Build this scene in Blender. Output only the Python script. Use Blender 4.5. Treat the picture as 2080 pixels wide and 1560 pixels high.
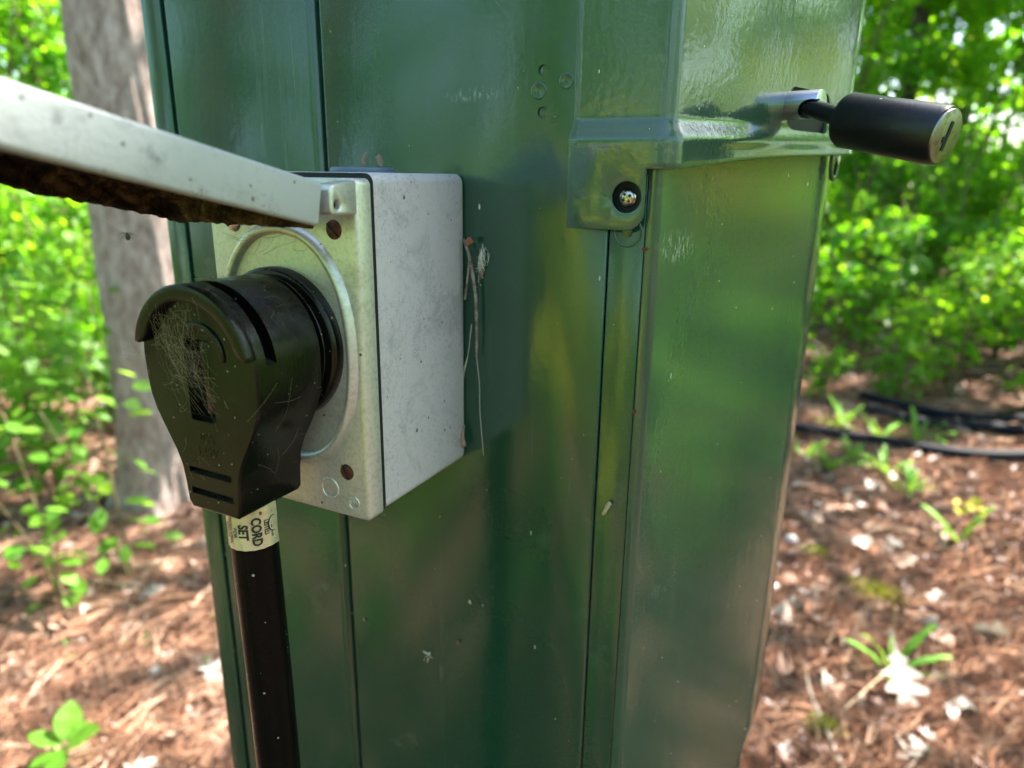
import bpy, bmesh, math, random
import numpy as np
from mathutils import Vector, Matrix

random.seed(7); RNG = np.random.default_rng(11)
R = math.radians
SC = bpy.context.scene
COL = SC.collection
for o in list(bpy.data.objects): bpy.data.objects.remove(o)

# ------------------------------------------------------------------ camera
cam_d = bpy.data.cameras.new('camera'); cam = bpy.data.objects.new('camera', cam_d); COL.objects.link(cam)
SC.camera = cam
cam_d.sensor_width = 36.0; cam_d.lens = 36.0 * 1434 / 2080
cam_d.clip_start = 0.01; cam_d.clip_end = 600
yaw, pitch, roll = 0.4646, 0.2855, 0.0141
fw = Vector((-math.sin(yaw)*math.cos(pitch), math.cos(yaw)*math.cos(pitch), -math.sin(pitch)))
rt = Vector((math.cos(yaw), math.sin(yaw), 0)); up = rt.cross(fw)
r2 = math.cos(roll)*rt + math.sin(roll)*up; u2 = -math.sin(roll)*rt + math.cos(roll)*up
CAM = Vector((0.1393, -0.2359, 1.2995))
m = Matrix((r2, u2, -fw)).transposed().to_4x4(); m.translation = CAM
cam.matrix_world = m
cam_d.dof.use_dof = True; cam_d.dof.focus_distance = 0.235; cam_d.dof.aperture_fstop = 9.5; cam_d.dof.aperture_blades = 0

# ------------------------------------------------------------------ light
SUN = Vector((0.34, 0.52, 0.80)).normalized()
el = math.asin(SUN.z); az = math.atan2(SUN.x, SUN.y)
W = bpy.data.worlds.new('World'); SC.world = W; W.use_nodes = True
nt = W.node_tree; bg = nt.nodes['Background']
sky = nt.nodes.new('ShaderNodeTexSky'); sky.sky_type = 'NISHITA'; sky.sun_disc = False
sky.sun_elevation = el; sky.sun_rotation = az; sky.air_density = 1.0; sky.dust_density = 1.5
nt.links.new(sky.outputs[0], bg.inputs[0]); bg.inputs[1].default_value = 0.10
sl = bpy.data.lights.new('sun', 'SUN'); sl.energy = 5.0; sl.angle = R(0.53); sl.color = (1.0, 0.93, 0.82)
so = bpy.data.objects.new('sun', sl); COL.objects.link(so)
so.rotation_euler = SUN.to_track_quat('Z', 'Y').to_euler(); so.location = (0, 0, 30)

vs = SC.view_settings; vs.view_transform = 'Standard'; vs.look = 'None'; vs.gamma = 1; vs.use_curve_mapping = False
vs.exposure = 2.78
SC.render.engine = 'CYCLES'
cy = SC.cycles; cy.use_denoising = True; cy.max_bounces = 7; cy.diffuse_bounces = 4; cy.glossy_bounces = 4
cy.transmission_bounces = 5; cy.sample_clamp_indirect = 6; cy.use_adaptive_sampling = True; cy.adaptive_threshold = 0.015
cy.caustics_reflective = False; cy.caustics_refractive = False

# ------------------------------------------------------------------ materials
class NT:
    def __init__(s, name):
        s.m = bpy.data.materials.new(name); s.m.use_nodes = True; s.t = s.m.node_tree
        s.b = s.t.nodes['Principled BSDF']; s.out = s.t.nodes['Material Output']
        s.tc = s.t.nodes.new('ShaderNodeTexCoord').outputs['Object']
    def n(s, typ, **kw):
        nd = s.t.nodes.new(typ)
        for k, v in kw.items(): setattr(nd, k, v)
        return nd
    def l(s, a, b): s.t.links.new(a, b)
    def mapped(s, sc):
        mp = s.n('ShaderNodeMapping'); mp.inputs['Scale'].default_value = sc; s.l(s.tc, mp.inputs[0]); return mp.outputs[0]
    def noise(s, scale, detail=4, rough=.55, stretch=None, dist=0):
        nd = s.n('ShaderNodeTexNoise'); nd.inputs['Scale'].default_value = scale; nd.inputs['Detail'].default_value = detail
        nd.inputs['Roughness'].default_value = rough; nd.inputs['Distortion'].default_value = dist
        s.l(s.mapped(stretch) if stretch else s.tc, nd.inputs['Vector']); return nd.outputs[0]
    def ramp(s, fac, stops, interp='LINEAR'):
        nd = s.n('ShaderNodeValToRGB'); e = nd.color_ramp; e.interpolation = interp
        while len(e.elements) < len(stops): e.elements.new(0.5)
        for q, (p, c) in zip(e.elements, stops):
            q.position = p; q.color = (*c, 1) if len(c) == 3 else c
        s.l(fac, nd.inputs[0]); return nd.outputs[0]
    def g(s, fac, a, b):   # scalar smooth threshold
        nd = s.n('ShaderNodeMapRange'); nd.inputs[1].default_value = a; nd.inputs[2].default_value = b; s.l(fac, nd.inputs[0]); return nd.outputs[0]
    def math(s, op, a, b):
        nd = s.n('ShaderNodeMath', operation=op)
        for i, v in enumerate((a, b)):
            if isinstance(v, (int, float)): nd.inputs[i].default_value = v
            else: s.l(v, nd.inputs[i])
        return nd.outputs[0]
    def mix(s, fac, a, b):
        nd = s.n('ShaderNodeMix', data_type='RGBA')
        if isinstance(fac, (int, float)): nd.inputs[0].default_value = fac
        else: s.l(fac, nd.inputs[0])
        for i, v in ((6, a), (7, b)):
            if isinstance(v, tuple): nd.inputs[i].default_value = (*v, 1)
            else: s.l(v, nd.inputs[i])
        return nd.outputs[2]
    def spot(s, c, rad):   # 1 at the middle of an ellipsoid patch, 0 outside
        v = s.n('ShaderNodeVectorMath', operation='SUBTRACT'); s.l(s.tc, v.inputs[0]); v.inputs[1].default_value = c
        d = s.n('ShaderNodeVectorMath', operation='DIVIDE'); s.l(v.outputs[0], d.inputs[0]); d.inputs[1].default_value = rad
        q = s.n('ShaderNodeVectorMath', operation='LENGTH'); s.l(d.outputs[0], q.inputs[0]); return s.g(q.outputs[1], 1, .45)
    def speck(s, scale, size, keep, stretch=None):
        v = s.n('ShaderNodeTexVoronoi'); v.inputs['Scale'].default_value = scale
        s.l(s.mapped(stretch) if stretch else s.tc, v.inputs['Vector'])
        sp = s.n('ShaderNodeSeparateColor'); s.l(v.outputs['Color'], sp.inputs[0])
        sz = s.math('MULTIPLY', sp.outputs[1], size)
        a = s.math('LESS_THAN', v.outputs['Distance'], sz); b = s.math('GREATER_THAN', sp.outputs[0], 1-keep)
        return s.math('MULTIPLY', a, b)
    def bump(s, fac, strength, dist, prev=None):
        nd = s.n('ShaderNodeBump'); nd.inputs['Strength'].default_value = strength; nd.inputs['Distance'].default_value = dist
        s.l(fac, nd.inputs['Height'])
        if prev is not None: s.l(prev, nd.inputs['Normal'])
        return nd.outputs[0]
    def done(s, col=None, rough=None, metal=0.0, normal=None, spec=.5):
        for k, v in (('Base Color', col), ('Roughness', rough), ('Metallic', metal), ('Specular IOR Level', spec)):
            if v is None: continue
            i = s.b.inputs[k]
            if isinstance(v, tuple): i.default_value = (*v, 1)
            elif isinstance(v, (int, float)): i.default_value = v
            else: s.l(v, i)
        if normal is not None: s.l(normal, s.b.inputs['Normal'])
        return s.m

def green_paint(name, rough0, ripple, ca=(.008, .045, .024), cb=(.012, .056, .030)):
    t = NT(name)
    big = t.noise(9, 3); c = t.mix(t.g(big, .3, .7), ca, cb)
    scuff = t.math('MULTIPLY', t.g(t.noise(60, 5, .7), .56, .75), t.g(t.noise(14, 2), .5, .72))
    c = t.mix(t.math('MULTIPLY', scuff, .22), c, (.22, .26, .23))
    P = lambda x, y, z: (x+.045, y-.13, z)
    scr = t.math('MULTIPLY', t.g(t.noise(1, 4, .75, (900, 900, 260)), .5, .62), t.math('MAXIMUM', t.spot(P(.0785, .012, 1.277), (.012, .014, .007)), t.math('MULTIPLY', t.spot(P(.004, 0, 1.3275), (.013, .01, .003)), 1)))
    c = t.mix(t.math('MULTIPLY', scr, .5), c, (.42, .46, .44))
    drip = t.math('MULTIPLY', t.g(t.noise(1, 5, .7, (420, 420, 30)), .35, .7), t.spot(P(.1015, .0775, 1.3135), (.0045, .006, .0085)))
    c = t.mix(t.math('MULTIPLY', drip, .85), c, (.075, .040, .018))
    streak = t.math('MULTIPLY', t.g(t.noise(1, 4, .6, (170, 170, 5)), .58, .72), t.g(t.noise(1, 3, .5, (20, 20, 9)), .48, .66)); c = t.mix(t.math('MULTIPLY', streak, .16), c, (.20, .25, .20))
    film = t.g(t.noise(1700, 2, .6), .62, .75); c = t.mix(t.math('MULTIPLY', film, .10), c, (.4, .42, .36))
    sp = t.math('MULTIPLY', t.math('MAXIMUM', t.speck(260, .13, .04), t.speck(330, .16, .022, (1, 1, .35))), t.g(t.noise(22, 2), .40, .55))
    c = t.mix(sp, c, (.62, .64, .55))
    r = t.math('ADD', rough0, t.math('MULTIPLY', t.g(t.noise(25, 4), .35, .8), .12))
    r = t.math('ADD', t.math('ADD', r, t.math('MULTIPLY', sp, .5)), t.math('MULTIPLY', t.math('MAXIMUM', streak, scr), .25))
    nrm = t.bump(t.noise(420, 2, .5), .04 * ripple, .002)
    nrm = t.bump(t.noise(1.0, 2, .5, (160, 160, 28)), .026 * ripple, .003, nrm)
    nrm = t.bump(t.noise(7, 2), .05, .010, nrm)
    nrm = t.bump(sp, .3, .0006, nrm)
    t.b.inputs['Coat Weight'].default_value = .9; t.b.inputs['Coat IOR'].default_value = 1.56; t.b.inputs['Coat Roughness'].default_value = rough0; t.l(nrm, t.b.inputs['Coat Normal'])
    return t.done(c, r, 0, nrm, .3)
M = {}
M['green'] = green_paint('green_paint', .13, .6)
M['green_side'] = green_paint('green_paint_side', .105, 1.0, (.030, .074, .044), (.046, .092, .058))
t = NT('dark_gap'); M['dark'] = t.done((.004, .006, .006), .7)
t = NT('cast_aluminium_paint')
blot = t.g(t.noise(52, 6, .7, dist=.8), .53, .66)
c = t.mix(t.math('MULTIPLY', blot, .45), (.60, .54, .57), (.28, .27, .28))
fine = t.g(t.noise(850, 3, .75), .52, .70); pat = t.g(t.noise(45, 3), .32, .60)
c = t.mix(t.math('MULTIPLY', t.math('MULTIPLY', fine, pat), .6), c, (.17, .17, .18))
clus = t.math('MULTIPLY', t.g(t.noise(1500, 3, .8), .5, .62), t.g(t.noise(75, 3, .6), .62, .70)); c = t.mix(t.math('MULTIPLY', clus, .8), c, (.07, .07, .075))
c = t.mix(t.speck(260, .22, .14), c, (.14, .14, .14))
nrm = t.bump(t.noise(1100, 3), .18, .0008)
M['cast'] = t.done(c, .52, .12, nrm, .4)
t = NT('metallic_cover_paint')
c = t.mix(t.g(t.noise(700, 3, .7), .45, .8), (.70, .665, .62), (.50, .465, .42))
c = t.mix(t.math('MULTIPLY', t.g(t.noise(60, 5, .7), .55, .72), .5), c, (.16, .13, .06))
c = t.mix(t.speck(300, .22, .06), c, (.08, .06, .03))
nrm = t.bump(t.noise(1200, 2), .12, .0006)
M['cover'] = t.done(c, .34, .55, nrm)
t = NT('grey_lid_paint')
c = t.mix(t.math('MULTIPLY', t.g(t.noise(50, 5, .65), .5, .72), .5), (.46, .47, .485), (.26, .265, .275))
for cx_, cy_, cz_, rx_, rz_ in ((.0315, -.136, .0670, .003, .0028), (.0315, -.148, .0660, .005, .0022), (.0315, -.130, .0600, .004, .003)):
    sm = t.math('MULTIPLY', t.spot((cx_, cy_, cz_), (.01, rx_, rz_)), t.g(t.noise(260, 4, .7), .42, .6)); c = t.mix(t.math('MULTIPLY', sm, .55), c, (.12, .12, .12))
pits = t.math('MULTIPLY', t.g(t.noise(900, 3, .75), .52, .66), t.g(t.noise(55, 3), .5, .62)); c = t.mix(t.math('MULTIPLY', pits, .7), c, (.13, .13, .125))
c = t.mix(t.speck(330, .26, .16), c, (.17, .17, .16))
nrm = t.bump(t.noise(700, 3), .25, .0008)
M['lid'] = t.done(c, .55, .08, nrm, .4)
t = NT('dirty_lid_lining')
c = t.ramp(t.noise(75, 7, .8, dist=.9), [(.38, (.006, .005, .004)), (.50, (.035, .02, .011)), (.58, (.12, .07, .03)), (.72, (.32, .22, .11))])
M['dirt'] = t.done(c, .9, 0, t.bump(t.noise(260, 6, .8), .8, .003), .2)
def plastic(name, base, dust):
    t = NT(name)
    d = t.math('MULTIPLY', t.g(t.noise(130, 6, .8, dist=.5), .5, .8), dust)
    c = t.mix(d, base, (.10, .08, .05))
    s1 = t.math('MAXIMUM', t.speck(420, .2, .10), t.speck(900, .24, .06)); c = t.mix(s1, c, (.36, .33, .26))
    r = t.math('ADD', .21, t.math('MULTIPLY', d, .8))
    nrm = t.bump(t.noise(900, 3), .10, .0006); nrm = t.bump(s1, .4, .0005, nrm)
    if dust > .1:   # dust settled on what faces up
        sx = t.n('ShaderNodeSeparateXYZ'); ge = t.n('ShaderNodeNewGeometry'); t.l(ge.outputs['Normal'], sx.inputs[0])
        ud = t.math('MULTIPLY', t.g(sx.outputs[2], .25, .95), t.g(t.noise(240, 5, .75), .38, .66)); c = t.mix(t.math('MULTIPLY', ud, .3), c, (.10, .085, .055)); r = t.math('ADD', r, t.math('MULTIPLY', ud, .3))
    return t.done(c, r, 0, nrm, .34)
M['black'] = plastic('black_plug_rubber', (.0035, .0033, .0026), .14)
M['cordblack'] = plastic('black_cord_rubber', (.0032, .0032, .003), .04); M['cordblack'].node_tree.nodes['Principled BSDF'].inputs['Specular IOR Level'].default_value = .10
t = NT('foil_label')
c = t.mix(t.g(t.noise(120, 5, .7), .45, .75), (.70, .64, .42), (.42, .36, .19))
c = t.mix(t.speck(300, .3, .1), c, (.16, .10, .04))
M['label'] = t.done(c, .26, .45, t.bump(t.noise(160, 3), .25, .002))
t = NT('label_print'); M['ink'] = t.done((.012, .012, .012), .5)
t = NT('rusty_screw')
c = t.ramp(t.noise(420, 5, .7), [(.35, (.035, .008, .004)), (.55, (.12, .03, .012)), (.75, (.22, .08, .035))])
M['rust'] = t.done(c, .6, .2, t.bump(t.noise(900, 4), .6, .001))
t = NT('steel_screw')
c = t.mix(t.g(t.noise(500, 4), .5, .7), (.62, .58, .52), (.22, .14, .09)); M['steel'] = t.done(c, .25, 1.0, t.bump(t.noise(400, 2), .15, .001))
t = NT('brushed_staple'); M['staple'] = t.done((.62, .64, .68), .3, 1.0, t.bump(t.noise(1, 3, .5, (60, 900, 900)), .08, .0006))
t = NT('black_lock_steel')
c = t.mix(t.g(t.noise(90, 5, .7), .55, .75), (.010, .010, .013), (.030, .020, .013))
c = t.mix(t.speck(230, .2, .05), c, (.5, .5, .5))
M['lock'] = t.done(c, .30, .25, t.bump(t.noise(1, 3, .6, (1400, 200, 200)), .12, .0006))
t = NT('lock_core'); M['core'] = t.done(t.mix(t.g(t.noise(300, 4), .5, .7), (.32, .31, .28), (.18, .165, .14)), .35, 1.0, t.bump(t.noise(800, 2), .15, .0005))
t = NT('blue_grey_plastic'); M['bluegrey'] = t.done((.10, .13, .20), .4)
def simple(name, base, rough=.7, var=None, sc=80, bs=.3, bd=.002):
    t = NT(name)
    c = t.mix(t.g(t.noise(sc, 5, .65), .35, .7), base, var) if var else base
    return t.done(c, rough, 0, t.bump(t.noise(sc*3, 4), bs, bd), .3)
M['twig'] = simple('twig_bark', (.09, .065, .045), .8, (.42, .36, .32), 320)
M['flake'] = simple('bark_flake', (.22, .13, .095), .8, (.36, .26, .22), 400)
M['redflake'] = simple('reddish_bract', (.26, .085, .045), .8, (.40, .20, .13), 400)
M['husk'] = simple('pale_husk', (.42, .32, .19), .8, (.60, .50, .36), 700)
M['silk'] = simple('spider_silk', (.62, .60, .50), .6)
M['dustysilk'] = simple('dusty_silk', (.36, .29, .18), .8)
M['spider'] = simple('spider_body', (.05, .03, .018), .6, (.11, .07, .04), 900)
M['rustspot'] = simple('rust_chip', (.11, .025, .015), .8, (.2, .06, .04), 900)

def leaf_mat(name, stops, trans, tstops=None, rough=.45, tw=.5):
    t = NT(name); t.t.nodes.remove(t.b)
    geo = t.n('ShaderNodeNewGeometry'); oi = t.n('ShaderNodeObjectInfo')
    f = t.math('FRACT', t.math('ADD', geo.outputs['Random Per Island'], oi.outputs['Random']), 0)
    c = t.ramp(f, stops); ct = t.ramp(f, tstops or [(0, trans), (1, trans)])
    nb = t.bump(t.noise(60, 3), .3, .004)
    d = t.n('ShaderNodeBsdfDiffuse'); tr = t.n('ShaderNodeBsdfTranslucent'); gl = t.n('ShaderNodeBsdfGlossy'); gl.inputs['Roughness'].default_value = rough
    t.l(c, d.inputs[0]); t.l(ct, tr.inputs[0]); t.l(nb, d.inputs['Normal']); t.l(nb, gl.inputs['Normal'])
    m1 = t.n('ShaderNodeMixShader'); m1.inputs[0].default_value = tw; t.l(d.outputs[0], m1.inputs[1]); t.l(tr.outputs[0], m1.inputs[2])
    m2 = t.n('ShaderNodeMixShader'); m2.inputs[0].default_value = .022; t.l(m1.outputs[0], m2.inputs[1]); t.l(gl.outputs[0], m2.inputs[2])
    t.l(m2.outputs[0], t.out.inputs[0]); return t.m
M['leaf'] = leaf_mat('understory_leaf', [(0, (.025, .11, .008)), (.5, (.05, .18, .010)), (.88, (.09, .24, .012)), (1, (.14, .27, .015))], (.22, .48, .035),
                     [(0, (.13, .46, .010)), (.6, (.28, .68, .015)), (.88, (.36, .74, .02)), (1, (.48, .78, .03))])
M['sunleaf'] = leaf_mat('leaf_painted_sunlit', [(0, (.08, .22, .010)), (.7, (.13, .30, .012)), (1, (.18, .34, .018))], (.4, .8, .02), [(0, (.30, .68, .012)), (.7, (.42, .80, .02)), (1, (.58, .86, .04))])  # brighter copy of the leaf, sunlight put into its colour
M['limeleaf'] = leaf_mat('lime_leaf', [(0, (.34, .40, .015)), (1, (.52, .50, .03))], (.6, .7, .03), tw=.3)  # leaf colour raised so the shrubs mirror as a sunlit yellow glow
M['sapleaf'] = leaf_mat('sapling_leaf', [(0, (.07, .22, .015)), (1, (.14, .32, .03))], (.3, .55, .05), [(0, (.22, .50, .04)), (1, (.42, .66, .07))])
M['canopy'] = leaf_mat('canopy_leaf', [(0, (.025, .065, .012)), (.6, (.045, .10, .016)), (1, (.07, .13, .02))], (.16, .30, .03))
M['moss'] = leaf_mat('moss', [(0, (.14, .16, .015)), (1, (.30, .29, .02))], (.25, .25, .03), tw=.25)
M['herb'] = leaf_mat('herb_leaf', [(0, (.08, .24, .02)), (1, (.16, .36, .04))], (.25, .45, .04), tw=.35)
M['yellow'] = leaf_mat('yellow_leaf', [(0, (.42, .42, .03)), (1, (.55, .48, .05))], (.6, .6, .05), tw=.35)
M['needle'] = leaf_mat('pine_needle', [(0, (.050, .026, .020)), (.3, (.17, .086, .056)), (.65, (.34, .178, .112)), (.9, (.48, .295, .20)), (1, (.58, .44, .34))], (.3, .12, .05), tw=.08)
M['dead'] = leaf_mat('dead_leaf', [(0, (.16, .08, .05)), (.3, (.32, .17, .12)), (.6, (.46, .32, .26)), (1, (.60, .50, .44))], (.25, .16, .10), tw=.12)
M['paledead'] = leaf_mat('pale_dead_leaf', [(0, (.28, .25, .22)), (1, (.42, .39, .355))], (.4, .36, .28), tw=.12)
M['litter'] = leaf_mat('leaf_litter_bits', [(0, (.06, .035, .03)), (.35, (.20, .11, .085)), (.65, (.33, .23, .20)), (1, (.50, .43, .41))], (.2, .1, .06), tw=.08)
t = NT('forest_soil')
c = t.ramp(t.noise(14, 8, .7), [(.3, (.035, .021, .016)), (.5, (.085, .048, .036)), (.7, (.16, .098, .075))])
c = t.mix(t.g(t.noise(160, 4, .7), .5, .75), c, (.22, .12, .075))
M['soil'] = t.done(c, .95, 0, t.bump(t.noise(60, 8, .75), .7, .02), .1)
def bark(name, a, b, d):
    t = NT(name)
    n1 = t.noise(1, 7, .7, (34, 34, 13), .5)
    c = t.ramp(n1, [(.32, a), (.5, b), (.66, d)])
    c = t.mix(t.math('MULTIPLY', t.g(t.noise(9, 4), .5, .7), .4), c, (.30, .20, .16))
    return t.done(c, .9, 0, t.bump(n1, .7, .02, t.bump(t.noise(1, 6, .7, (90, 90, 40)), .5, .006)), .15)
M['bark'] = bark('pine_bark', (.17, .115, .10), (.45, .345, .325), (.62, .52, .505))
M['darkbark'] = bark('far_bark', (.03, .024, .018), (.075, .058, .045), (.13, .11, .09))
t = NT('stem'); M['stem'] = t.done((.14, .11, .05), .7)
t = NT('black_hose'); M['hose'] = t.done((.006, .009, .016), .6, 0, t.bump(t.noise(120, 3), .2, .002), .10)
t = NT('pale_stone'); M['stone'] = t.done(t.mix(t.g(t.noise(60, 5), .4, .6), (.55, .58, .62), (.36, .37, .38)), .7, 0, t.bump(t.noise(120, 5), .5, .004))
t = NT('dry_grass'); M['straw'] = t.done(t.mix(t.g(t.noise(200, 3), .4, .6), (.42, .32, .20), (.28, .19, .11)), .7)

# ------------------------------------------------------------------ object helpers
def tag(o, label=None, cat=None, group=None, kind=None):
    if label: o['label'] = label
    if cat: o['category'] = cat
    if group: o['group'] = group
    if kind: o['kind'] = kind
    return o
def thing(name, label, cat, loc=(0, 0, 0), group=None):
    o = bpy.data.objects.new(name, None); o.empty_display_size = .02; COL.objects.link(o); o.location = loc
    return tag(o, label, cat, group)
def world_loc(o):
    v = Vector(o.location)
    while o.parent: o = o.parent; v = v + Vector(o.location)
    return v
def finish_mesh(me, smooth=40):
    if smooth is None: me.shade_flat()
    else:
        me.shade_smooth(); me.set_sharp_from_angle(angle=R(smooth))
def obj(name, me, mat=None, parent=None, smooth=40, local=False):
    """links a mesh given in world coordinates; a child keeps them relative to its parent"""
    if mat is not None and not me.materials: me.materials.append(mat)
    o = bpy.data.objects.new(name, me); COL.objects.link(o)
    if parent is not None:
        o.parent = parent
        if not local: me.transform(Matrix.Translation(-world_loc(parent)))
    finish_mesh(me, smooth); return o
def mesh(verts, faces, name='mesh'):
    me = bpy.data.meshes.new(name); me.from_pydata([tuple(v) for v in verts], [], [tuple(f) for f in faces]); me.update(); return me
def from_bm(bm, name='mesh'):
    bmesh.ops.recalc_face_normals(bm, faces=bm.faces)
    me = bpy.data.meshes.new(name); bm.to_mesh(me); bm.free(); return me
def fast_mesh(V, F, name='mesh'):
    """V (n,3); F (m,3) triangles, quick path for big clouds"""
    me = bpy.data.meshes.new(name); V = np.ascontiguousarray(V, np.float32); F = np.ascontiguousarray(F, np.int32)
    k = F.shape[1]
    me.vertices.add(len(V)); me.vertices.foreach_set('co', V.ravel())
    me.loops.add(F.size); me.loops.foreach_set('vertex_index', F.ravel())
    me.polygons.add(len(F)); me.polygons.foreach_set('loop_start', np.arange(0, F.size, k, dtype=np.int32))
    me.update(calc_edges=True); me.validate(); return me
def bake(me, mods):
    """apply modifiers on a mesh without operators"""
    o = bpy.data.objects.new('tmp', me); COL.objects.link(o); extra = []
    for typ, kw in mods:
        md = o.modifiers.new(typ, typ)
        for k, v in kw.items():
            if k == 'cutter':
                c = bpy.data.objects.new('tmpc', v); COL.objects.link(c); extra.append(c); md.object = c; md.operation = 'DIFFERENCE'; md.solver = 'EXACT'
            else: setattr(md, k, v)
    dg = bpy.context.evaluated_depsgraph_get(); dg.update()
    out = bpy.data.meshes.new_from_object(o.evaluated_get(dg))
    for e in extra + [o]: bpy.data.objects.remove(e)
    return out
def bev(me, w, seg=2, ang=35): return bake(me, [('BEVEL', dict(width=w, segments=seg, limit_method='ANGLE', angle_limit=R(ang)))])
def cut(me, *cutters): return bake(me, [('BOOLEAN', dict(cutter=c)) for c in cutters])
def box(x0, x1, y0, y1, z0, z1):
    v = [(x, y, z) for x in (x0, x1) for y in (y0, y1) for z in (z0, z1)]
    f = [(0, 1, 3, 2), (4, 6, 7, 5), (0, 4, 5, 1), (2, 3, 7, 6), (0, 2, 6, 4), (1, 5, 7, 3)]
    return mesh(v, f)
def loft(rings, cap=True, closed=True):
    n = len(rings[0]); V = [v for r in rings for v in r]; F = []
    for i in range(len(rings)-1):
        for j in range(n if closed else n-1):
            k = (j+1) % n; F.append((i*n+j, i*n+k, (i+1)*n+k, (i+1)*n+j))
    if cap: F.append(tuple(range(n))[::-1]); F.append(tuple((len(rings)-1)*n+j for j in range(n)))
    bm = bmesh.new(); vs_ = [bm.verts.new(v) for v in V]
    for f in F:
        try: bm.faces.new([vs_[i] for i in f])
        except ValueError: pass
    return from_bm(bm)
def frame_of(d):
    d = Vector(d).normalized(); a = Vector((0, 0, 1)) if abs(d.z) < .9 else Vector((1, 0, 0))
    x = d.cross(a).normalized(); return x, d.cross(x).normalized(), d
def lathe(base, axis, prof, n=40, cap=True):
    """prof: list of (distance along axis, radius)"""
    x, y, d = frame_of(axis); B = Vector(base)
    return loft([[B + d*h + (x*math.cos(2*math.pi*j/n) + y*math.sin(2*math.pi*j/n))*max(r, 1e-5) for j in range(n)] for h, r in prof], cap)
def tube(pts, rad, n=8, cap=True):
    pts = [Vector(p) for p in pts]; rads = rad if isinstance(rad, (list, tuple)) else [rad]*len(pts); rings = []; px = None
    for i, p in enumerate(pts):
        d = (pts[min(i+1, len(pts)-1)] - pts[max(i-1, 0)]).normalized()
        if px is None: px = frame_of(d)[0]
        px = (px - d*px.dot(d)).normalized(); py = d.cross(px)
        rings.append([p + (px*math.cos(2*math.pi*j/n) + py*math.sin(2*math.pi*j/n))*rads[i] for j in range(n)])
    return loft(rings, cap)
def join(*meshes):
    bm = bmesh.new()
    for me in meshes: bm.from_mesh(me)
    me = bpy.data.meshes.new('mesh'); bm.to_mesh(me); bm.free(); return me
def spline(ctrl, n=8):
    c = [Vector(p) for p in ctrl]; c = [2*c[0]-c[1]] + c + [2*c[-1]-c[-2]]; out = []
    for i in range(1, len(c)-2):
        for k in range(n):
            t = k/n; a, b, d, e = c[i-1], c[i], c[i+1], c[i+2]
            out.append(.5*((2*b)+(d-a)*t+(2*a-5*b+4*d-e)*t*t+(3*b-a-3*d+e)*t**3))
    out.append(c[-2]); return out
def fillet(pts, rads, k=8):
    """2-D polyline with rounded corners -> list of (x, y)"""
    out = [Vector(pts[0])]
    for i in range(1, len(pts)-1):
        p, a, b = Vector(pts[i]), Vector(pts[i-1]), Vector(pts[i+1]); r = rads[i-1]
        if r <= 0: out.append(p); continue
        u, v = (a-p).normalized(), (b-p).normalized(); th = math.acos(max(-1, min(1, u.dot(v))))
        L = r/math.tan(th/2); c = p + (u+v).normalized()*(r/math.sin(th/2)); s, e = p+u*L-c, p+v*L-c
        w = math.acos(max(-1, min(1, s.dot(e)/(r*r))))
        for j in range(k+1): out.append(c + (s*math.sin(w*(1-j/k))+e*math.sin(w*j/k))/math.sin(w))
    out.append(Vector(pts[-1])); return out
def normals2(path):
    ns = []
    for i in range(len(path)):
        d = path[min(i+1, len(path)-1)] - path[max(i-1, 0)]; d.normalize(); ns.append(Vector((d.y, -d.x)))
    return ns
def sheet(path, z0, z1, th=.0012, edge=.0004):
    """bent sheet metal: a plan path (outside face on its right hand) extruded upwards"""
    ns = normals2(path); ring = list(path) + [p - q*th for p, q in zip(path[::-1], ns[::-1])]
    me = loft([[(p.x, p.y, z) for p in ring] for z in (z0, z1)])
    return bev(me, edge, 2, 50) if edge else me

# ------------------------------------------------------------------ ground
GX, GY = 0.1393, -0.2359
def gz(x, y):
    return .018*np.sin(x*2.1+1.3*np.sin(y*1.1)) * np.cos(y*1.7+.4) + .010*np.sin(x*5.3+y*3.7) + .008*np.cos(x*7.1-y*6.3)
def ground():
    rr = np.concatenate([[0], np.linspace(.25, 7, 56), np.geomspace(7.6, 320, 24)]); na = 150
    V = []; F = []
    for r in rr[1:]:
        a = np.arange(na)/na*2*np.pi; x = GX+r*np.cos(a); y = GY+r*np.sin(a); fall = 1 if r < 12 else 12/r
        V.append(np.stack([x, y, gz(x, y)*fall], 1))
    V = np.concatenate(V); V = np.concatenate([V, [[GX, GY, 0.0]]]); c = len(V)-1
    F = []
    for i in range(len(rr)-2):
        for j in range(na):
            k = (j+1) % na; F += [(i*na+j, (i+1)*na+j, (i+1)*na+k), (i*na+j, (i+1)*na+k, i*na+k)]
    F += [(c, j, (j+1) % na) for j in range(na)]
    o = obj('ground', fast_mesh(V, np.array(F)), M['soil'], smooth=180); tag(o, kind='structure')
ground()

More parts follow.
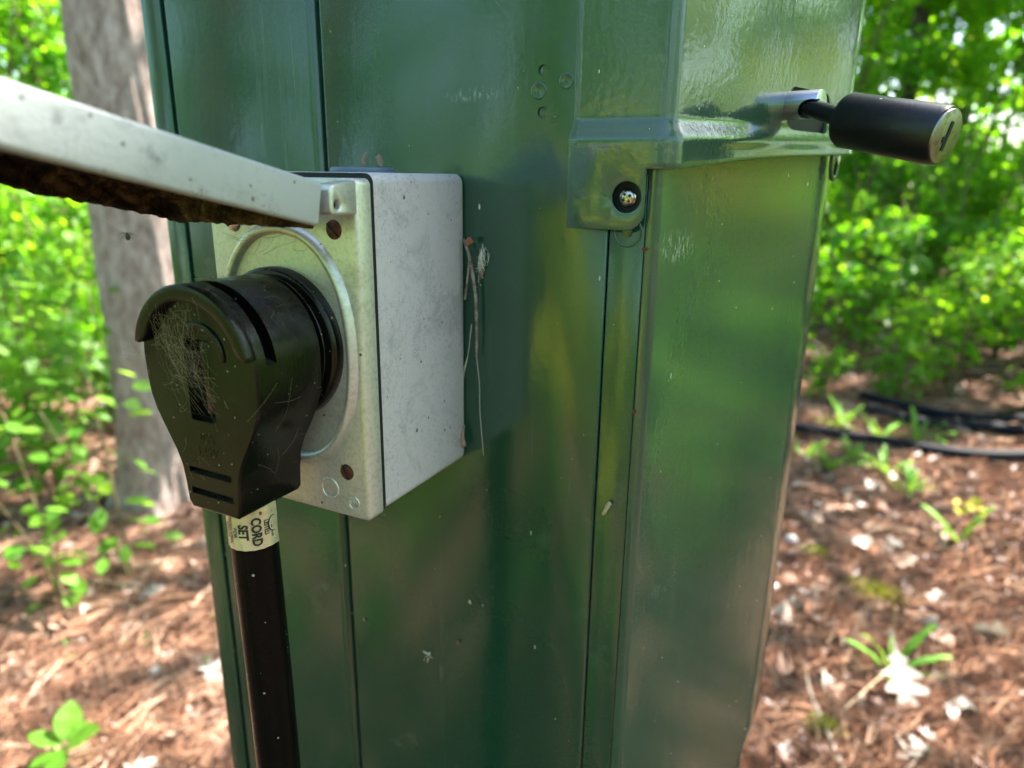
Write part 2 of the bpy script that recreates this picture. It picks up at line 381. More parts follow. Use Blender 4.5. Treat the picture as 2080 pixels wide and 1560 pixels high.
FWD = math.atan2(fw.y, fw.x)
def wedge(n, r0, r1, spread=R(44), bias=1.0):
    u = RNG.random(n); r = np.sqrt(r0**2 + (r1**2-r0**2)*u**bias); a = FWD + (RNG.random(n)*2-1)*spread
    x = GX+r*np.cos(a); y = GY+r*np.sin(a); return x, y
def in_pedestal(x, y): return (x > -.24) & (x < .16) & (y > -.03) & (y < .30)
def needles(n, r0, r1, L, w, spread=R(44)):
    """pine needle bundles: three needles sharing one sheath"""
    x, y = wedge(n, r0, r1, spread); k = ~in_pedestal(x, y); x, y = x[k], y[k]; n = len(x)
    a = RNG.random(n)*2*np.pi; V = np.zeros((n, 21, 3), np.float32); g0 = gz(x, y) + .003 + RNG.random(n)*.020; tilt = np.abs(RNG.normal(0, .18, n))
    def ring(i, px, py, pz, dirn, ww):
        for q, (ox, oz) in enumerate(((-.5, 0), (.5, 0), (0, .8))):
            V[:, i+q, 0] = px-np.sin(dirn)*ox*ww; V[:, i+q, 1] = py+np.cos(dirn)*ox*ww; V[:, i+q, 2] = pz+oz*ww
    ring(0, x, y, g0, a, w*1.1); f = []
    for m_ in range(3):
        d = a + (m_-1)*.13 + RNG.normal(0, .07, n); ln = L*(.65+.5*RNG.random(n)); bend = RNG.normal(0, .28, n); b_ = 3+m_*6
        for s_, tt in enumerate((.5, 1.0)):
            dd = d+bend*tt; ring(b_+s_*3, x+np.cos(dd)*ln*tt, y+np.sin(dd)*ln*tt, np.maximum(g0+np.sin(tilt)*ln*tt*(1-.4*tt), gz(x, y)), dd, w*(1-.5*s_))
        for lo, hi in ((0, b_), (b_, b_+3)):
            for q in range(3):
                p = (q+1) % 3; f += [(lo+q, lo+p, hi+p), (lo+q, hi+p, hi+q)]
    F = (np.arange(n)[:, None, None]*21 + np.array(f)[None]).reshape(-1, 3); return V.reshape(-1, 3), F
def cat(parts):
    V = []; F = []; b = 0
    for v, f in parts: V.append(v); F.append(f+b); b += len(v)
    return np.concatenate(V), np.concatenate(F)
o = obj('pine_needles', fast_mesh(*cat([needles(11000, 1.0, 2.7, .14, .0028), needles(10000, 2.4, 5.0, .15, .0040), needles(3500, 4.5, 9.5, .16, .005),
      needles(3500, .35, 4.0, .13, .004, R(180))])), M['needle'], smooth=None)
tag(o, kind='stuff')

# dead leaves: four lobed or plain outlines, cupped
def leaf_outline(lobes):
    if lobes:   # oak
        half = [(0, 0), (.035, .12), (.16, .20), (.07, .27), (.25, .40), (.30, .47), (.10, .50), (.29, .66), (.31, .74), (.11, .74), (.16, .90), (.0, 1.0)]
    else:
        half = [(0, 0), (.12, .12), (.24, .3), (.28, .5), (.2, .74), (.09, .9), (0, 1.0)]
    return half
def dead_leaf(lobes, curl, seed):
    rg = random.Random(seed); h = leaf_outline(lobes); V = []; F = []
    z = lambda x, y: curl*(x*x*3.2 - .55*(y-.5)**2*2 + .10*math.sin(y*9+seed) + .08*math.sin(x*14+y*5+seed*2))
    for x, y in h: V += [(-x*rg.uniform(.85, 1.15), y, 0), (0, y, 0), (x*rg.uniform(.85, 1.15), y, 0)]
    V = [(x, y-.5, z(x, y)) for x, y, _ in V]
    for i in range(len(h)-1):
        a = i*3; b = a+3; F += [(a, a+1, b+1, b), (a+1, a+2, b+2, b+1)]
    st = len(V); V += [(-.012, -.5, V[1][2]), (.012, -.5, V[1][2]), (.0, -.72, V[1][2]+.04)]; F.append((st, st+1, st+2))
    return mesh(V, F)
def litter(n, r0, r1, size, spread=R(44), bias=1):
    tm = [dead_leaf(k % 2 == 0, .55, k) for k in range(4)]; parts = []
    for me in tm:
        P = np.array([v.co for v in me.vertices]); T = []
        me.calc_loop_triangles(); T = np.array([t_.vertices for t_ in me.loop_triangles])
        k = n//4; x, y = wedge(k, r0, r1, spread, bias); ok = ~in_pedestal(x, y); x, y = x[ok], y[ok]; k = len(x)
        s = size*(.35+.65*RNG.random(k)); a = RNG.random(k)*2*np.pi; tl = RNG.normal(0, .38, k); fl = np.where(RNG.random(k) < .5, 1, -1)
        Q = P[None]*s[:, None, None]; X, Y, Z = Q[..., 0]*.9, Q[..., 1], Q[..., 2]*fl[:, None]
        X, Z = X*np.cos(tl)[:, None]-Z*np.sin(tl)[:, None], X*np.sin(tl)[:, None]+Z*np.cos(tl)[:, None]
        ca, sa = np.cos(a)[:, None], np.sin(a)[:, None]
        wx = x[:, None]+X*ca-Y*sa; wy = y[:, None]+X*sa+Y*ca; zz = Z - Z.min(1, keepdims=True)*.7 + gz(x, y)[:, None] + .004 + RNG.random(k)[:, None]*.015
        parts.append((np.stack([wx, wy, zz], 2).reshape(-1, 3), (np.arange(k)[:, None, None]*len(P)+T[None]).reshape(-1, 3)))
        bpy.data.meshes.remove(me)
    return cat(parts)
o = obj('leaf_litter', fast_mesh(*cat([litter(1300, 1.0, 3.2, .066), litter(2400, 1.0, 3.4, .036), litter(2600, 2.8, 9, .09), litter(1500, .4, 5, .08, R(180))])), M['litter'], smooth=60)
tag(o, kind='stuff')

# ------------------------------------------------------------------ leaves, shrubs, trees
LT = np.array([(0, 0, 0), (-.27, .32, .07), (0, .38, 0), (.27, .32, .07), (-.20, .68, .05), (0, .72, -.02), (.20, .68, .05), (0, 1, -.10)])
LF = np.array([(0, 2, 1), (0, 3, 2), (1, 2, 5), (1, 5, 4), (2, 3, 6), (2, 6, 5), (4, 5, 7), (5, 6, 7)])
LT2 = np.array([(0, 0, 0), (-.30, .45, .06), (.30, .45, .06), (0, 1, -.06)]); LF2 = np.array([(0, 2, 1), (1, 2, 3)])
def leaves(P, size, droop=.35, lt=LT, lf=LF, rng=RNG, outward=None, flat=.5):
    """leaf blades at points P: heading outwards or anywhere, mostly lying flat, drooping"""
    n = len(P); h = rng.random(n)*2*np.pi if outward is None else outward + rng.normal(0, .6, n)
    pit = -droop + rng.normal(0, flat, n); rol = rng.normal(0, flat, n); s = size*(.6+.7*rng.random(n))
    y = np.stack([np.cos(h)*np.cos(pit), np.sin(h)*np.cos(pit), np.sin(pit)], 1)
    x0 = np.stack([np.sin(h), -np.cos(h), 0*h], 1); z0 = np.cross(x0, y)
    x = x0*np.cos(rol)[:, None]+z0*np.sin(rol)[:, None]; z = np.cross(x, y)
    V = P[:, None]+s[:, None, None]*(lt[None, :, 0, None]*x[:, None]+lt[None, :, 1, None]*y[:, None]+lt[None, :, 2, None]*z[:, None])
    return V.reshape(-1, 3), (np.arange(n)[:, None, None]*len(lt)+lf[None]).reshape(-1, 3)
def shrub_meshes(h, r, nl, size, seed):
    """stems fanning from the base, leaves clustered on twigs"""
    rg = np.random.default_rng(seed); rnd = random.Random(seed); tubes = []; pts = []; out = []
    ns = rnd.randint(3, 6)
    for s in range(ns):
        a = rnd.uniform(0, 6.28); rr = r*rnd.uniform(.2, .8); hh = h*rnd.uniform(.65, 1)
        st = spline([(0, 0, -.03), (rr*.3*math.cos(a), rr*.3*math.sin(a), hh*.45), (rr*math.cos(a), rr*math.sin(a), hh)], 5)
        tubes.append(tube(st, [.012*h**.5*(1-.8*i/(len(st)-1))+.0015 for i in range(len(st))], 5))
        for b in range(7):
            i = rnd.randint(2, len(st)-1); p0 = st[i]; ba = rnd.uniform(0, 6.28); bl = r*rnd.uniform(.25, .7)
            p1 = p0 + Vector((math.cos(ba)*bl, math.sin(ba)*bl, rnd.uniform(-.05, .22)*h*.6))
            tubes.append(tube([p0, (p0+p1)/2+Vector((0, 0, .03*h)), p1], [.004*h**.5, .003*h**.5, .001], 4))
            k = max(2, nl//(ns*7)); tt = rg.random(k)**.6
            q = np.array(p0)[None]*(1-tt[:, None])+np.array(p1)[None]*tt[:, None] + rg.normal(0, .045*h**.5, (k, 3)); pts.append(q); out.append(np.full(k, ba))
    P = np.concatenate(pts); P[:, 2] = np.maximum(P[:, 2], .02)
    return join(*tubes), fast_mesh(*leaves(P, size, rng=rg, outward=np.concatenate(out)))
SHR = [shrub_meshes(h, r, n, s, sd) for h, r, n, s, sd in ((.85, .42, 420, .075, 1), (1.25, .55, 560, .085, 2), (.5, .34, 260, .065, 3), (1.9, .7, 760, .09, 4), (3.2, 1.1, 1300, .10, 5), (5.6, 1.7, 3600, .13, 6), (4.4, 1.3, 2400, .12, 7))]
SHR_OBJ = {}
def place_shrub(kind, x, y, rz, sc, label, group, name='shrub', leaf='leaf'):
    root = thing(name, label, 'shrub', (x, y, float(gz(x, y))), group); root.rotation_euler.z = rz; root.scale = (sc, sc, sc)
    for nm, k, mt in (('stem', 0, M['stem']), ('foliage', 1, M['leaf'])):
        me = SHR[kind][k]
        if k and leaf != 'leaf':
            if (kind, leaf) not in SHR_OBJ: SHR_OBJ[(kind, leaf)] = me.copy(); SHR_OBJ[(kind, leaf)].materials.clear()
            me = SHR_OBJ[(kind, leaf)]; mt = M[leaf]
        if not me.materials: me.materials.append(mt); finish_mesh(me, 60 if k else 180)
        c = bpy.data.objects.new(nm, me); COL.objects.link(c); c.parent = root
        if k: c['kind'] = 'stuff'
    return root
def vp(d, deg):   # a point D metres from the camera, DEG degrees right of its axis
    a = FWD - R(deg); return GX+d*math.cos(a), GY+d*math.sin(a)
rnd = random.Random(5)
NTH = ('first', 'second', 'third', 'fourth', 'fifth', 'sixth', 'seventh', 'eighth', 'ninth', 'tenth', 'eleventh', 'twelfth')
G_R = 'leafy shrubs behind the cabinet on the right'; G_L = 'leafy shrubs behind the big trunk'; G_B = 'unseen shrubs added behind the viewer for reflections'
def shrub_ring(spec, label, group):
    count = {}
    for d, deg, kind, sc in sorted(spec, key=lambda q: abs(q[1])):
        x, y = vp(d, deg); lab = label
        if '{' in label:
            row = ('front', 'second', 'third', 'back')[(d > 5.5)+(d > 7)+(d > 8.8)]; count[row] = count.get(row, 0)+1
            lab = label.format(size=('waist high', 'chest high', 'low', 'tall', 'very tall')[kind], row=row, nth=NTH[count[row]-1])
        place_shrub(kind, x, y, rnd.uniform(0, 6.28), sc, lab, group, leaf=rnd.choice(('leaf', 'leaf', 'sunleaf', 'sunleaf', 'sapleaf')))
shrub_ring([(4.9, 17, 2, 1.1), (5.4, 21, 0, 1.0), (5.0, 33, 0, 1.0), (5.7, 25.5, 0, 1.15), (5.9, 30, 1, .85), (6.1, 18.5, 1, .9), (6.4, 35, 1, 1.0), (6.9, 22, 1, 1.15),
            (7.0, 27, 3, .8), (7.4, 32, 3, .85), (7.7, 19, 3, .9), (8.2, 24.5, 3, 1.0), (8.6, 29, 3, 1.1), (8.8, 36, 4, .75), (9.6, 20.5, 4, .8), (10, 26, 4, .85), (10.4, 33, 4, .9),
            (11.5, 23, 4, 1.0), (12, 30, 4, 1.05), (4.6, 24.5, 2, .7), (4.75, 29.5, 2, .8), (5.1, 38, 1, .8), (5.3, 44, 3, .8), (6.0, 50, 3, .9), (7.2, 41, 4, .7), (7.5, 56, 4, .8), (5.4, 62, 1, 1.0)],
           '{size} green shrub in the {row} row of the right thicket, {nth} from the cabinet', G_R)
shrub_ring([(3.9, -36, 0, 1.0), (4.2, -31, 0, .9), (4.6, -38, 1, .9), (5.0, -29, 1, .9), (5.3, -33.5, 1, 1.0), (5.9, -37, 3, .9), (6.3, -30, 3, .9), (6.9, -34, 3, 1.0), (8, -38, 4, .8), (8.5, -31, 4, .85), (9.6, -35, 4, 1.0),
            (5.6, -24, 3, .9), (7.5, -22, 4, .8), (4.9, -45, 1, 1.0)],
           '{size} green shrub in the {row} row of the left thicket, {nth} from the cabinet', G_L)

for i, (d, deg, kind, sc) in enumerate([(9.0, 22.5, 6, 1), (9.4, 30.5, 5, .9), (10.2, 35.5, 5, 1), (10.8, 26.3, 5, 1), (11.6, 19.5, 5, 1.05), (12.5, 32.5, 5, 1.1), (13, 23.5, 5, 1.2), (13.6, 28.4, 5, 1.2), (8.6, 41, 6, 1), (10, 48, 5, 1), (11, 60, 5, 1.1), (9, 55, 6, 1)]):
    x, y = vp(d, deg); place_shrub(kind, x, y, rnd.uniform(0, 6.28), sc, 'young leafy tree rising behind the right thicket, %s from the cabinet' % NTH[sorted((22.5, 30.5, 35.5, 26.3, 19.5, 32.5, 23.5, 28.4, 41, 48, 60, 55)).index(deg)], 'young trees above the right thicket', 'young_tree', ('leaf', 'sunleaf')[i % 2])['category'] = 'tree'
for i, (d, deg, kind, sc) in enumerate([(7.6, -35.5, 6, .9), (8.4, -31, 6, 1), (9.5, -37.5, 5, 1), (10.5, -33, 5, 1.05), (11.5, -29, 5, 1.1), (12.5, -36, 5, 1.2), (10, -25, 5, 1), (9, -44, 6, 1)]):
    x, y = vp(d, deg); place_shrub(kind, x, y, rnd.uniform(0, 6.28), sc, 'young leafy tree rising behind the left thicket, %s from the cabinet' % NTH[sorted((35.5, 31, 37.5, 33, 29, 36, 25, 44)).index(-deg)], 'young trees above the left thicket', 'young_tree', ('leaf', 'sunleaf')[i % 2])['category'] = 'tree'
TREES = []
def crown_mesh(r, hz, n, size, seed):
    rg = np.random.default_rng(seed); P = []
    nb = 46
    for k in range(nb):
        d = rg.normal(size=3); d /= np.linalg.norm(d); c = d*np.array([r, r, hz])*(.35+.6*rg.random())
        P.append(c+rg.normal(0, .20*r, (n//nb, 3))*np.array([1, 1, .45]))
    P = np.concatenate(P); return fast_mesh(*leaves(P, size, rng=rg, lt=LT2, lf=LF2, flat=.7))
CR = [crown_mesh(1.9, 1.5, 1500, .17, 1), crown_mesh(2.3, 1.9, 1700, .18, 2), crown_mesh(1.6, 1.7, 1200, .16, 3)]
for me in CR: me.materials.append(M['canopy']); finish_mesh(me, None)
def trunk_mesh(h, r, seed, n=14, flare=.35, lean=(0, 0), rough=.05):
    rg = random.Random(seed); rings = []; ph = [rg.uniform(0, 6.28) for _ in range(4)]
    zs = [-.15, 0, .06, .14, .3, .55, .9, 1.4, 2.0] + [2.0+(h-2)*k/6 for k in range(1, 7)]
    for z in zs:
        t_ = max(z, 0)/h; rr = r*(1-.55*t_)*(1+flare*math.exp(-max(z, 0)/.16)); row = []
        for j in range(n):
            a = 2*math.pi*j/n; q = rr*(1+rough*math.sin(a*3+ph[0]+z*.7)+rough*.7*math.sin(a*5+ph[1]-z*1.3)+flare*.35*math.exp(-max(z, 0)/.1)*math.sin(a*4+ph[2]))
            row.append((lean[0]*z+q*math.cos(a), lean[1]*z+q*math.sin(a), z))
        rings.append(row)
    return loft(rings)
def limbs(h, r, seed):
    rg = random.Random(seed); T = []
    for k in range(7):
        z = h*rg.uniform(.6, .98); a = rg.uniform(0, 6.28); L = rg.uniform(.8, 1.7)
        p = Vector((0, 0, z)); T.append(tube([p, p+Vector((math.cos(a)*L*.5, math.sin(a)*L*.5, .25*L)), p+Vector((math.cos(a)*L, math.sin(a)*L, .3*L))], [r*.28, r*.18, r*.06], 6))
    return join(*T)
TM = {}
def tree(x, y, h, r, ck, crown_z, label, group, cs=1.0, mat='darkbark'):
    root = thing('tree', label, 'tree', (x, y, float(gz(x, y))), group)
    key = (round(h, 1), round(r, 2), mat)
    if key not in TM: TM[key] = (trunk_mesh(h, r, len(TM)+3), limbs(h, r, len(TM)+9))
    a, b = TM[key]
    for nm, me in (('trunk', a), ('limbs', b)):
        if not me.materials: me.materials.append(M[mat]); finish_mesh(me, 180)
        c = bpy.data.objects.new(nm if nm == 'trunk' else 'branch', me); COL.objects.link(c); c.parent = root
    c = bpy.data.objects.new('crown', CR[ck]); COL.objects.link(c); c.parent = root; c.location = (0, 0, crown_z); c.rotation_euler.z = rnd.uniform(0, 6.28); c.scale = (cs, cs, cs); c['kind'] = 'stuff'
    return root
# trees of the wood: thin trunks in view, and unseen ones added so their crowns shade the clearing
for d, deg, h, r, ck, cz, cs in ((9.5, 27.3, 7.5, .10, 0, 7.4, .6), (8.0, 41, 8, .14, 1, 7.6, .6), (12, 21, 8, .12, 1, 7.6, 1.1), (13, 30.5, 8, .16, 1, 7.5, 1.2), (11, 38, 8, .13, 2, 7.2, 1.1), (15, 25, 9, .18, 1, 7.5, 1.4), (7.0, 44, 8, .15, 0, 7.0, .65)):
    x, y = vp(d, deg); tree(x, y, h, r, ck, cz, 'slim dark trunked tree in the right thicket, %s from the cabinet' % NTH[sorted((27.3, 41, 21, 30.5, 38, 25, 44)).index(deg)], 'dark trees behind the right thicket', cs)
for d, deg, h, r, ck, cz, cs in ((9, -32, 8, .12, 1, 7.4, 1.1), (11, -36.5, 8, .14, 1, 7.2, 1.2), (13, -29, 9, .16, 1, 7.6, 1.3), (10, -24, 8, .13, 0, 7.0, 1.1)):
    x, y = vp(d, deg); tree(x, y, h, r, ck, cz, 'slim dark trunked tree beyond the left thicket, %s from the left edge' % NTH[sorted((-32, -36.5, -29, -24)).index(deg)], 'dark trees behind the left thicket', cs)
for x, y, h, r, ck, cz, cs in ((2.10, 3.1, 6.2, .11, 0, 5.7, .72), (3.3, 4.3, 7, .12, 1, 6.6, .6), (5.0, -.8, 8, .15, 0, 7.2, .9), (-2.2, 8.4, 8, .13, 1, 7.2, .8), (-4.4, 4.6, 8, .14, 0, 7.4, .8), (6.6, 2.6, 8, .14, 1, 7.4, 1.0),
                              (-3.6, -2.6, 8, .17, 1, 6.8, 1.1), (-6, .6, 8, .15, 1, 7.2, 1.1), (-6.8, -5.5, 9, .2, 1, 7, 1.2), (1.55, 2.3, 5.4, .08, 2, 4.9, .85), (-.45, 4.75, 6.4, .09, 2, 5.9, .75), (5.5, -2.2, 9, .18, 1, 7, 1.2)):
    tree(x, y, h, r, ck, cz, 'tall unseen tree added so its crown shades the clearing', 'unseen trees added to shade the clearing', cs)  # unseen trees, put in for the shade of their crowns
shrub_ring([(4.0, 180+55, 3, .9), (4.4, 180+40, 3, 1.0), (5.0, 180+62, 4, .75), (5.5, 180+20, 4, .7), (4.6, 180-5, 3, 1.0), (6.2, 180+48, 4, .9), (4.8, 180-30, 3, 1.0), (6.5, 180+5, 4, 1.0), (4.5, 180-60, 3, 1.0), (3.4, 180+70, 1, 1.0), (3.2, 180+84, 1, .9), (6, 75, 4, .8), (6, 92, 4, .9)],
           'unseen leafy shrub behind the viewer, added for reflections in the cabinet', G_B)  # unseen shrubs, put in for the cabinet paint to mirror
for x, y, k, sc in ((-1.25, -3.4, 1, 1.0), (-1.55, -3.9, 1, 1.1), (-.85, -2.4, 2, 1.1), (-.3, -2.0, 2, 1.0), (-1.5, -2.2, 2, 1.1), (-.6, -1.5, 2, .8), (.1, -3.2, 0, 1.0), (-2.3, -2.6, 0, 1.0), (-2.2, -1.4, 2, 1.0), (-1.4, -1.4, 2, .8), (.6, -2.2, 2, 1.0), (-2.9, -3.4, 1, 1.0)):
    place_shrub(k, x, y, rnd.uniform(0, 6.28), sc, 'unseen leafy shrub behind the viewer, added for reflections in the cabinet', G_B)  # more unseen shrubs, added to green the front panel's reflection
for x, y, k, sc in ((1.55, 1.35, 2, 1.0), (1.9, 1.9, 2, 1.1), (2.3, 1.5, 0, 1.0), (2.4, 2.6, 0, 1.1), (3.1, 2.2, 1, 1.0), (3.0, 3.3, 1, 1.0), (1.9, 3.0, 2, 1.2), (3.9, 3.0, 3, .8)):
    place_shrub(k, x, y, rnd.uniform(0, 6.28), sc, 'unseen leafy shrub added on the right to be mirrored in the cabinet side', 'unseen shrubs added for the cabinet side reflection')  # unseen shrubs, added to green the side panel's reflection

for x, y, k, sc in ((-1.2, -3.3, 1, 1.05), (-1.35, -3.6, 1, 1.2), (-1.5, -3.9, 1, 1.1), (-1.05, -3.0, 0, 1.0), (3.9, 3.7, 3, 1.1), (4.3, 3.9, 3, 1.3), (4.9, 4.6, 4, .9), (3.5, 3.2, 1, 1.0)):
    if k == 4: x, y = x+.6, y+.6
    place_shrub(k, x, y, rnd.uniform(0, 6.28), sc, 'unseen yellow green shrub added for its bright reflection in the cabinet', 'yellow green shrubs added for reflections', leaf='limeleaf')  # unseen shrubs, added to give the yellow glow mirrored in the paint

for x, y, k, sc in ((5.6, 6.0, 5, 1.0), (7.2, 5.4, 5, 1.1), (6.6, 7.6, 5, 1.2), (8.2, 4.4, 5, 1.1), (4.4, 7.4, 5, 1.1)):
    place_shrub(k, x, y, rnd.uniform(0, 6.28), sc, 'unseen young tree added on the right to hide sky from the hood reflection', 'unseen young trees added for the hood reflection', 'young_tree', 'sunleaf')['category'] = 'tree'  # unseen trees, added to keep pale sky out of the hood's reflection

for x, y, k, sc in ((-4.6, -5.6, 6, 1.0), (-3.0, -6.8, 5, 1.0), (-1.4, -7.2, 5, 1.0), (.4, -6.8, 6, 1.1), (2.0, -6.2, 5, .9), (-6.2, -4.0, 5, 1.0), (-2.2, -5.4, 6, .8)):
    place_shrub(k, x, y, rnd.uniform(0, 6.28), sc, 'unseen young tree added behind the viewer to block reflected sky', 'unseen young trees added to block reflected sky', 'young_tree')['category'] = 'tree'  # unseen trees, added to block sky mirrored in the front panel

# far wood: foliage beyond the things one can tell apart, all round
def far_wood():
    n = 52000; a = RNG.random(n)*2*np.pi; r = 13.5+9*RNG.random(n); z = 11*RNG.random(n)**1.3
    gap = np.sin(a*23+1.7)*np.sin(z*1.3+a*9) + .6*np.sin(a*61+z*2.9)
    k = (RNG.random(n) < np.clip(1.2-.07*z, .3, 1)) & (gap < 1.25-.06*z)
    a, r, z = a[k], r[k], z[k]; P = np.stack([GX+r*np.cos(a), GY+r*np.sin(a), z], 1)
    return fast_mesh(*leaves(P, .42, lt=LT2, lf=LF2, flat=.8))
tag(obj('far_wood', far_wood(), M['leaf'], smooth=None), kind='stuff')

# ------------------------------------------------------------------ big trunk on the left
bt = thing('tree', 'thick tree trunk with flaky grey pink bark left of the green cabinet', 'tree', (-2.33, 1.55, 0))
def big_trunk():
    rg = random.Random(3); rings = []; n = 110
    zs = [-.1, 0, .02, .05, .08, .12, .17, .23, .3, .4] + [.4+.03*k for k in range(1, 85)] + [3.1+.35*k for k in range(14)]
    for z in zs:
        row = []; rr = .168*(1+.34*math.exp(-max(z, 0)/.16))*(1-.02*z)
        for j in range(n):
            a = 2*math.pi*j/n
            q = 1+.03*math.sin(2*a+1+z*.4)+.02*math.sin(5*a+z*.9)
            q += .022*math.sin(a*17+2.2*math.sin(z*5.1+a*3))*math.sin(z*13+3*math.sin(a*4)) + .012*math.sin(a*31+z*19)
            q += .10*math.exp(-max(z, 0)/.09)*math.sin(a*5+.6)
            row.append((bt.location.x + .012*z + rr*q*math.cos(a), bt.location.y + rr*q*math.sin(a), z))
        rings.append(row)
    return loft(rings)
obj('trunk', big_trunk(), M['bark'], bt, 180)
c = bpy.data.objects.new('crown', CR[1]); COL.objects.link(c); c.parent = bt; c.location = (-.1, -.1, 7.9); c.scale = (.75, .75, .75); c['kind'] = 'stuff'
bpy.data.objects['crown']

# ------------------------------------------------------------------ green utility cabinet
PED = thing('utility_cabinet', 'dark green painted metal utility cabinet with a padlocked hood', 'cabinet', (-.045, .13, 0))
TH = R(18); SD = Vector((math.sin(TH), math.cos(TH))); SN = Vector((math.cos(TH), -math.sin(TH)))
CX = .0745
def sp(s, z, off=0.0): v = Vector((CX, 0)) + SD*s + SN*off; return Vector((v.x, v.y, z))
ZT = 1.56
def V2(x, y): return Vector((x, y))
back_r = V2(CX, .262); mid_r = Vector((CX, 0))+SD*.137; mid_l = V2(-.045*2-mid_r.x, mid_r.y); back_l = V2(-.09-CX-.0, .262); fl = V2(-.1665, 0)
mid_l = V2(-.1665-SD.x*.137, SD.y*.137); back_l = V2(-.1665, .262)
# solid core a little inside the sheets, near black in place of shade in the gaps
core = [V2(-.158, .012), V2(CX-.010, .012), V2(mid_r.x-.014, mid_r.y-.004), V2(CX-.01, .250), V2(-.158, .250), V2(mid_l.x+.014, mid_l.y-.004)]
obj('dark_core', loft([[(p.x, p.y, z) for p in core] for z in (.0, 1.545)]), M['dark'], PED)
# front sheet with punched holes
def cyl(c, axis, r, n=24): return lathe(Vector(c)-Vector(axis).normalized()*.02, axis, [(0, r), (.04, r)], n)
fp = fillet([(-.0648, .009), (-.0648, 0), (.0571, 0), (.0571, .009)], [.0008, .0012], 4)
front = sheet(fp, .06, 1.545)
holes = [cyl((.0313, 0, 1.3342), (0, 1, 0), .0019), cyl((.0313, 0, 1.3209), (0, 1, 0), .0019)]
front = cut(front, *holes)
FP = obj('front_panel', front, M['green'], PED)
for z in (1.3342, 1.3209):   # painted-over pins behind the holes
    obj('hole_plug', lathe((.0313, .0021, z), (0, -1, 0), [(0, .0024), (.0012, .0024), (.0013, .0014), (.0013, .0001)], 20), M['green'], FP)
for x, z, r in ((.0297, 1.3278, .0025), (.0399, 1.3305, .0023)):
    obj('spot_weld', lathe((x, -.00001, z), (0, -1, 0), [(-.0002, r*1.25), (.00004, r*1.15), (.00014, r), (.00014, r*.92), (.00003, r*.78), (.00003, .0001)], 26), M['green'], FP, 70)
# left sheet, rolled in at the seam, and the edge channel outside it
lp = fillet([(-.1512, .009), (-.1512, 0), (-.0690, 0), (-.0655, .010)], [.0007, .005], 8)
obj('left_panel', sheet(lp, .06, 1.545), M['green'], PED)
ec = fillet([tuple(mid_l), tuple(fl), (-.1542, 0), (-.1542, .009)], [.0014, .0007], 4)
obj('edge_channel', sheet(ec, .06, 1.545), M['green'], PED)
# corner flange and side sheet
cf = fillet([(.0575, .010), (.0575, .0004), (.0701, .0004), (.0701, .010)], [.0006, .0005], 4)
CF = obj('corner_flange', sheet(cf, .06, 1.545), M['green'], PED)
obj('screw_boss', lathe((.0640, .0008, 1.2820), (0, -1, 0), [(-.0004, .0058), (.0001, .0056), (.0006, .0050), (.0006, .0046), (-.0001, .0041), (-.0001, .0020), (.0010, .0016), (.0012, .0001)], 36), M['green'], CF, 60)
def side_sheet():
    path = fillet([(.0703, .009), (.0703, -.0003), (CX, -.0003), tuple(mid_r)], [.0006, .0030], 8)
    P0 = path[:-1]; rest = [path[-2].lerp(path[-1], k/10) for k in range(1, 11)]; P = P0+rest; ns = normals2(P)
    V = []; F = []; zs = [.06, .955, .975, .987, .993, .998] + [1.01+k*(1.545-1.01)/10 for k in range(11)]
    n = len(P)
    for z in zs:
        for i, p in enumerate(P):
            s = max(0, (p-Vector((CX, 0))).dot(SD)); lim = .137 if z > 1.0 else .137-.018*min(1, (1.0-z)/.013)**.6
            q = p - SD*max(0, s-lim); V.append((q.x, q.y, z))
    F = [(i*n+j, i*n+j+1, (i+1)*n+j+1, (i+1)*n+j) for i in range(len(zs)-1) for j in range(n-1)]
    return bake(mesh(V, F), [('SOLIDIFY', dict(thickness=.0012, offset=-1)), ('BEVEL', dict(width=.0004, segments=2, limit_method='ANGLE', angle_limit=R(60)))])
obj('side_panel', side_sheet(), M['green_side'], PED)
rear = fillet([tuple(mid_r-SD*.006-SN*.004), (CX-.004, .262), (-.1665, .262), tuple(mid_l)], [.004, .004], 4)
obj('rear_panel', sheet(rear, .06, 1.545), M['green'], PED)
obj('base_skirt', loft([[(p.x, p.y, z) for p in core] for z in (-.1, .062)]), M['green'], PED)
